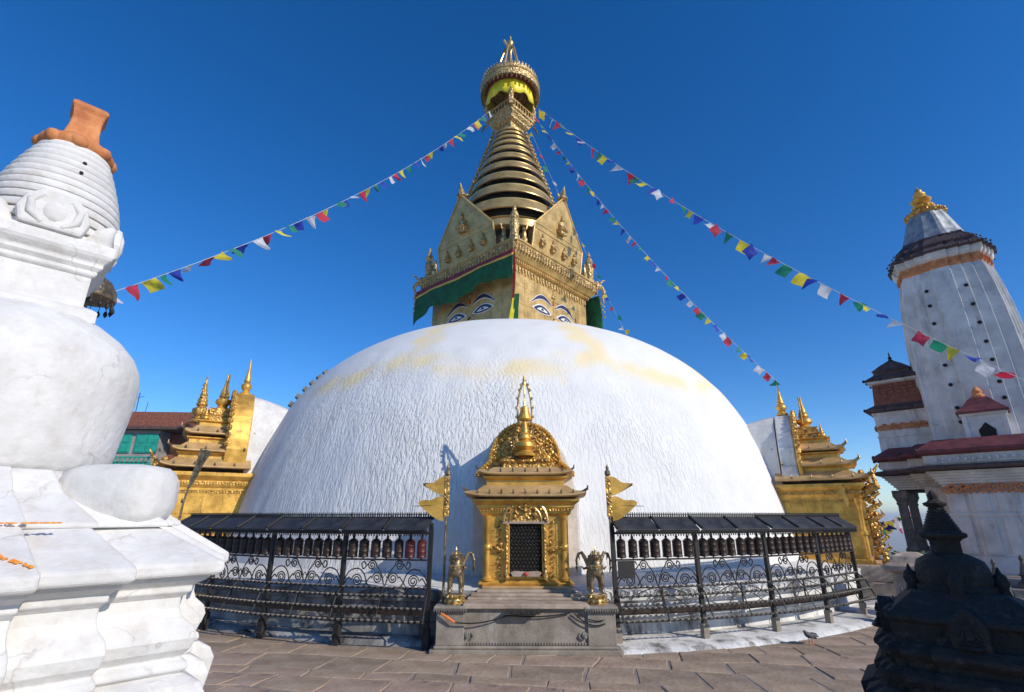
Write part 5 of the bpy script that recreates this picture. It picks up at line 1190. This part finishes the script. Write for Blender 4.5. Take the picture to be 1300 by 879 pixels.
# niche shrine on the front
b = MB(); b.box(-.46, -2.2, 4.12, .46, -1.4, 4.98); b.box(-.54, -2.26, 4.95, .54, -1.4, 5.04); b.box(-.50, -2.24, 4.12, -.38, -2.1, 4.96); b.box(.38, -2.24, 4.12, .50, -2.1, 4.96); nw = b.build('niche_wall', 'shik', K, bevel=.01)
MB().prism([(-.17, 4.22), (.17, 4.22), (.19, 4.52), (.10, 4.62), (0, 4.74), (-.10, 4.62), (-.19, 4.52)], -2.215, -2.2).build('niche_shade', 'dark', nw)  # flat plate painted near-black for the shade inside the niche
b = MB(); b.plan([(.60, 5.03), (.60, 5.08), (.40, 5.28), (.26, 5.48), (.18, 5.54)], lambda r: [(-r, -1.75 - r), (r, -1.75 - r), (r, -1.4), (-r, -1.4)]); b.build('niche_roof', 'red_roof', K, bevel=.01)
b = MB(); b.lathe([(.15, 5.52), (.17, 5.6), (.1, 5.66), (.13, 5.74), (.06, 5.84), (.01, 5.9)], 10, (0, -1.78, 0)); b.build('niche_finial', 'orange', K, smooth=50)

# ================================================================== DARK CHAITYA right foreground
Q = thing('black_stone_chaitya', 'small nearly black stone chaitya with upturned corner tips, right foreground', 'chaitya', (5.60 * .6, 4.2, 2.1 - 2.1 * .6), radians(-38)); Q.scale = (.6, .6, .6)
rd = ratha((.70, .40), -.07)
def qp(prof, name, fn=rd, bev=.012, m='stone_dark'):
    b = MB(); b.loft([[(x, y_, z) for x, y_ in fn(r)] for r, z in prof]); return b.build(name, m, Q, bevel=bev)
qp([(1.25, -1.39), (1.25, -1.1), (1.12, -1.0), (1.08, -.2), (1.15, -.1), (1.15, .02)], 'pedestal', square)
qp([(1.16, 0), (1.18, .14), (1.04, .20)], 'foot_step')
qp([(.93, .18), (.96, .26), (1.00, .32), (1.00, .38), (.92, .44)], 'lower_moulding')
qp([(.87, .42), (.86, .50), (.92, .55), (.96, .58), (.96, .63), (.86, .70)], 'second_moulding')
qp([(.76, .68), (.74, .72), (.74, .90), (.80, .93), (.80, .98), (.72, 1.03)], 'third_moulding', ratha((.6,), -.05))
qp([(.69, 1.01), (.66, 1.05), (.52, 1.17), (.46, 1.22)], 'upper_slope', square, .02)
for (hw, z) in ((1.00, .35), (.96, .60), (.80, .95)):
    b = MB()
    for i in range(4):
        a = radians(45 + 90 * i); r0 = (hw - .14 * hw) * 1.414
        b.tube([((r0 - .16) * cos(a), (r0 - .16) * sin(a), z - .02), ((r0 + .0) * cos(a), (r0 + .0) * sin(a), z + .01), ((r0 + .07) * cos(a), (r0 + .07) * sin(a), z + .07)], [.06, .045, .008], 6)
    b.build('corner_tip', 'stone_dark', Q)
for i in range(4):
    T = Matrix.Rotation(radians(90 * i), 4, 'Z')
    b = MB(T); b.prism([(-.17, .70), (.17, .70), (.17, .95), (.10, 1.03), (0, 1.10), (-.10, 1.03), (-.17, .95)], -.86, -.70); b.build('niche_frame', 'stone_dark', Q, bevel=.015)
    put('niche_figure', figure_mesh(.30, 'stone_dark'), Q, T @ Matrix.Translation((0, -.88, .72)))
    b = MB(T); b.lathe([(.06, 1.18), (.08, 1.22), (.06, 1.3), (.085, 1.38), (.06, 1.46), (.03, 1.48), (.01, 1.55)], 10, (-.44, -.0, -.04)); b.build('corner_urn', 'stone_dark', Q, smooth=50)
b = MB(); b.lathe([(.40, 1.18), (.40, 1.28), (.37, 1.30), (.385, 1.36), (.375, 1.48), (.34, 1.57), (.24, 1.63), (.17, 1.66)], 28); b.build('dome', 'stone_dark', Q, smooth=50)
qp([(.165, 1.62), (.155, 1.66), (.155, 1.80), (.18, 1.83), (.24, 1.86), (.24, 1.90), (.16, 1.92)], 'neck_box', square)
b = MB(); zz_ = 1.91
for i in range(9):
    r = .205 - .0145 * i; b.lathe([(r - .012, zz_), (r, zz_ + .006), (r - .003, zz_ + .026), (r - .018, zz_ + .034)], 20); zz_ += .034
b.build('ringed_cone', 'stone_dark', Q)
b = MB(); b.lathe([(.07, 2.21), (.12, 2.24), (.13, 2.27), (.08, 2.29), (.05, 2.32), (.06, 2.37), (.02, 2.43)], 14); b.build('cap', 'stone_dark', Q, smooth=50)

RH = thing('added_shade_house', 'added brick block just right of the view, put there to shade the black chaitya', 'building', (5.6, 1.0, 0))  # unseen building, added only to throw shade on the black chaitya
MB().box(0, 0, 0, 2.6, 2.3, 3.5).build('wall', 'brick', RH, bevel=.02)
MB().box(-.15, -.15, 3.5, 2.75, 2.45, 3.62).build('eave', 'maroon_dark', RH, bevel=.02)
b = MB(); b.loft([[(-.1, -.1, 3.62), (2.7, -.1, 3.62), (2.7, 2.4, 3.62), (-.1, 2.4, 3.62)], [(.9, .9, 4.0), (1.7, .9, 4.0), (1.7, 1.4, 4.0), (.9, 1.4, 4.0)]]); b.build('roof', 'maroon_dark', RH)
MB().box(-.04, .7, .1, .02, 1.5, 2.0).build('door', 'grey_render', RH, bevel=.01)

# ---------------------------------------------------------------- votive stones
def votive(x, y_, s, rz, m, label, grp='small votive stupas beyond the black chaitya'):
    V = thing('votive_stupa', label, 'votive stupa', (x, y_, 0), rz, grp)
    MB().plan([(.30 * s, 0), (.30 * s, .14 * s), (.24 * s, .18 * s), (.24 * s, .34 * s), (.30 * s, .38 * s), (.30 * s, .44 * s), (.2 * s, .50 * s)], ratha((.6,), -.12)).build('base', m, V, bevel=.01)
    MB().lathe([(.19 * s, .49 * s), (.2 * s, .58 * s), (.17 * s, .68 * s), (.09 * s, .74 * s)], 14).build('dome', m, V, smooth=50)
    b = MB(); b.plan([(.07 * s, .73 * s), (.07 * s, .80 * s), (.1 * s, .83 * s), (.06 * s, .86 * s)], square); b.lathe([(.08 * s, .86 * s), (.03 * s, 1.08 * s), (.045 * s, 1.12 * s), (.005, 1.2 * s)], 10); b.build('spire', m, V)
    return V
for i, (x, y_, s, l) in enumerate(((8.35, 10.9, .95, 'nearest the shaded golden shrine'), (8.7, 9.75, .78, 'just left of the black chaitya'), (10.2, 11.6, 1.05, 'first right of the black chaitya dome'), (11.1, 11.9, 1.1, 'second right of the black chaitya dome'), (11.0, 10.9, 1.0, 'at the right edge behind the black chaitya'), (9.6, 10.3, .9, 'behind the shoulder of the black chaitya'), (10.55, 12.6, .9, 'farthest one at the temple podium corner'), (7.95, 11.35, .62, 'smallest one, beside the fence end'))):
    votive(x, y_, s, .2 * i, 'stone_votive', 'small grey stone votive stupa ' + l)
b0 = thing('stone_block_altar', 'pale pink stone altar block with carved top in front of the right golden shrine', 'altar', (8.75, 12.0, 0), radians(-40))
MB().box(-.45, -.45, 0, .45, .45, .35).build('foot', 'copper_pink', b0, bevel=.03)
MB().box(-.36, -.36, .35, .36, .36, .95).build('shaft', 'copper_pink', b0, bevel=.02)
b = MB(); b.plan([(.36, .95), (.48, 1.0), (.48, 1.1), (.38, 1.16), (.3, 1.28), (.14, 1.36)], square); b.build('top', 'copper_pink', b0, bevel=.02)
b = MB()
for i in range(6): b.ball((-.3 + .12 * i, -.3 + .05 * (i % 2), 1.2), (.05, .05, .07), 6, 4)
b.build('carving', 'stone_mid', b0)
# stepped ghat between the altar and the temple podium
sp = thing('stone_step_block', 'low stone steps with sunlit treads at the right edge behind the black chaitya', 'steps', (11.6, 11.2, 0), radians(-30))
for i in range(5): MB().box(-1.6, -.9 + i * .3, 0, 1.6, .9, .16 + .16 * i).build('tread', 'stone_mid', sp, bevel=.015)

# small white pier block below the porch
wb = thing('white_corner_pier', 'small white and grey pier beside the temple porch pillar', 'pier', (10.35, 14.2, 0), radians(-45))
MB().box(-.28, -.28, 0, .28, .28, .85).build('shaft', 'shik', wb, bevel=.02); MB().box(-.36, -.36, .85, .36, .36, 1.0).build('cap', 'stone_mid', wb, bevel=.02)
bu = thing('leafy_bush', 'dark leafy shrub growing beside the right golden shrine', 'shrub', (10.15, 13.7, .0))
rl = random.Random(12); b = MB()
for i in range(420):
    a = rl.uniform(0, 2 * pi); q = rl.random() ** .5 * .6; z = rl.uniform(.5, 1.25); x, y_ = q * cos(a), q * sin(a); s = rl.uniform(.04, .08)
    d = Vector((rl.uniform(-1, 1), rl.uniform(-1, 1), rl.uniform(-.6, 1))).normalized(); e = d.orthogonal().normalized()
    c = Vector((x, y_, z)); b.add([tuple(c - e * s * .5), tuple(c + d * s), tuple(c + e * s * .5), tuple(c - d * s)], [(0, 1, 2, 3)])
b.build('foliage', 'foliage', bu)
b = MB()
for i in range(7): b.tube([(0, 0, 0), (rl.uniform(-.15, .15), rl.uniform(-.15, .15), .5), (rl.uniform(-.4, .4), rl.uniform(-.4, .4), 1.0)], [.03, .02, .008], 5)
b.build('stem', 'bark', bu)
# blue market parasol beyond
mp_ = thing('blue_parasol', 'dark blue cloth parasol in the distance right of the golden shrine', 'parasol', (11.6, 17.0, 0))
MB().lathe([(.50, 1.72), (.48, 1.76), (.25, 1.90), (.02, 1.97)], 8).build('canopy', 'blue_tarp', mp_); MB().tube([(0, 0, 0), (0, 0, 1.92)], .02, 6).build('pole', 'iron', mp_)

# ================================================================== ground litter
bd = thing('pigeon', 'dark grey pigeon standing on the paving in front of the right fence', 'pigeon', (5.14, 9.85, .02), radians(-65))
nodes = [((0, .06, .13), .048), ((0, -.03, .14), .056), ((0, -.09, .17), .036), ((0, -.115, .215), .026), ((0, -.15, .21), .010), ((0, .14, .12), .026), ((0, .22, .105), (.030, .008))]
put('body', skin_mesh(nodes, [(0, 1), (1, 2), (2, 3), (3, 4), (0, 5), (5, 6)], 'body', 'pigeon', 2), bd)
b = MB()
for s in (-1, 1): b.tube([(s * .025, .0, .10), (s * .03, .0, .01), (s * .03, -.04, .004)], .006, 5)
b.build('leg', 'tika', bd)
for s in (-1, 1): MB().ball((s * .048, .04, .135), (.014, .10, .038), 8, 5).build('wing', 'pigeon', bd, smooth=60)
def scrap(x, y_, label, m, s, cat, name):
    b = MB(); rl = random.Random(int(x * 10)); n = 7; vs = []
    for i in range(n): a = 2 * pi * i / n; r = s * rl.uniform(.5, 1); vs.append((r * cos(a) * 1.3, r * sin(a) * .7, .012 + rl.random() * s * .35))
    vs.append((0, 0, .02 + s * .3)); b.add(vs, [(i, (i + 1) % n, n) for i in range(n)]); o = b.build(name, m); o.location = (x, y_, .02); tag(o, label, cat)
    sm = o.modifiers.new('thick', 'SOLIDIFY'); sm.thickness = .006
    return o
scrap(-5.05, 10.75, 'crumpled dark rag lying on the paving near the left fence', 'iron', .16, 'rag', 'dark_rag')
scrap(2.75, 9.56, 'small dry green leaf scrap on the white kerb below the right fence', 'leaf', .07, 'leaf', 'fallen_leaf')

# ================================================================== PRAYER FLAGS
def P3(x, y_, z): return Vector((x, y_, z))
def flag_mesh(kind, m, seed):
    rl = random.Random(seed); n = 5; vs = []; fs = []; ph = rl.uniform(0, 6); lean = rl.uniform(-.35, .35); am = rl.uniform(.05, .14); cur = rl.uniform(-.35, .35)
    for k in range(n):
        v = k / (n - 1)
        for i in range(n):
            u = i / (n - 1) - .5; wd = 1 if kind == 0 else (1 - v * .88)
            vs.append((u * wd + lean * v + .04 * sin(ph + v * 5), am * sin(u * 5 + v * 4 + ph) + cur * v * v, -v * (1.0 if kind == 0 else 1.12) * (1 - .12 * abs(cur))))
    for k in range(n - 1):
        for i in range(n - 1): a = k * n + i; fs.append((a, a + 1, a + n + 1, a + n))
    me = bpy.data.meshes.new('flag'); me.from_pydata(vs, [], fs); me.materials.append(M['flag_' + m]); me.polygons.foreach_set('use_smooth', [True] * len(me.polygons)); return me
FM = {(k, c, v): flag_mesh(k, c, v * 7 + k) for k in (0, 1) for c in ('blue', 'white', 'red', 'green', 'yellow') for v in range(4)}
def flag_string(A, B, sag, n, cols, label, size=.3, seed=1, t0=.01, t1=.995, wind=0.):
    S = thing('prayer_flag_string', label, 'prayer flags', A, 0, 'strings of prayer flags tied to the spire')
    A = Vector(A); B = Vector(B); rl = random.Random(seed)
    def at(t): p = A.lerp(B, t); p.z -= 4 * sag * t * (1 - t); return p - A
    MB().tube([tuple(at(i / 60)) for i in range(61)], .007, 4).build('cord', 'cord', S)
    for i in range(n):
        t = t0 + (t1 - t0) * (i + rl.uniform(-.28, .28)) / (n - 1); t = max(.004, min(.998, t)); p = at(t); d = (at(min(1, t + .01)) - at(max(0, t - .01))); 
        ang = atan2(d.y, d.x); pitch = atan2(d.z, hypot(d.x, d.y))
        c = cols[i % len(cols)]; k = 1 if rl.random() < .5 else 0
        s = size * rl.uniform(.75, 1.15)
        T = Matrix.Translation(p) @ Matrix.Rotation(ang, 4, 'Z') @ Matrix.Rotation(-pitch, 4, 'Y') @ Matrix.Rotation(wind + rl.uniform(-1.1, 1.1), 4, 'X') @ Matrix.Rotation(rl.uniform(-.5, .5), 4, 'Z') @ Matrix.Diagonal((s, s, s, 1))
        put('flag', FM[(k, c, rl.randrange(4))], S, T)
    return S
flag_string((-1.13, 20.6, 21.79), (-8.87, 10.06, 6.69), .88, 46, ['white', 'blue', 'green', 'yellow', 'red'], 'left string of prayer flags descending from the spire towards the white chaitya', .31, 3)
flag_string((1.37, 20.6, 21.94), (14.05, 12.75, 5.12), .95, 46, ['yellow', 'blue', 'white', 'red', 'green'], 'upper right string of prayer flags passing in front of the white tower temple', .38, 5)
flag_string((1.28, 20.6, 21.24), (9.51, 17.47, 6.63), .85, 42, ['red', 'green', 'yellow', 'blue', 'white'], 'middle string of prayer flags running from the spire to the shaded gilt shrine', .27, 7)
flag_string((1.0, 21.5, 21.29), (8.3, 30, 10.6), .5, 26, ['yellow', 'blue', 'red', 'green', 'white'], 'string of prayer flags dropping behind the right edge of the spire and tower', .30, 9)
flag_string((10.3, 16.6, 3.0), (13.2, 22.0, 1.9), .25, 9, ['green', 'white', 'red', 'blue'], 'distant sagging string of pale prayer flags beside the temple porch', .42, 11, wind=-1.2)
S = flag_string((10.9, 19.0, 1.75), (16.5, 22.0, 2.3), .25, 26, ['red', 'green', 'yellow', 'blue', 'white'], 'thick distant bundle of prayer flags seen through the temple porch', .50, 13)

# ornament too small to pick apart singly stays joined, marked as stuff
for o in bpy.data.objects:
    base = o.name.split('.')[0]
    if o.parent and o.type == 'MESH' and base in ('cornice_beading', 'cornice_dentils', 'drop_fringe', 'crown_leaves', 'canopy_bells', 'frieze_carving', 'tile_studs', 'vine_carving', 'vine_band', 'halo_foliage',
        'eave_fringe', 'ridge_cresting', 'brick_carving', 'bells', 'corner_tip', 'eave_tip', 'carved_border', 'petal_fringe', 'petals', 'mane', 'scroll_band', 'pinnacle_chain', 'foliage', 'chain_mesh', 'tympanum_relief',
        'gallery_balustrade', 'lotus_carving', 'carving', 'sheet_seam', 'stem', 'gable_frame', 'canopy_strut', 'flaming_frame', 'iron_tracery', 'rail_bracket', 'butter_lamps', 'guardian_figure', 'plate_slat', 'hanging_bell', 'hanging_rib', 'turret_finial'):
        o['kind'] = 'stuff'
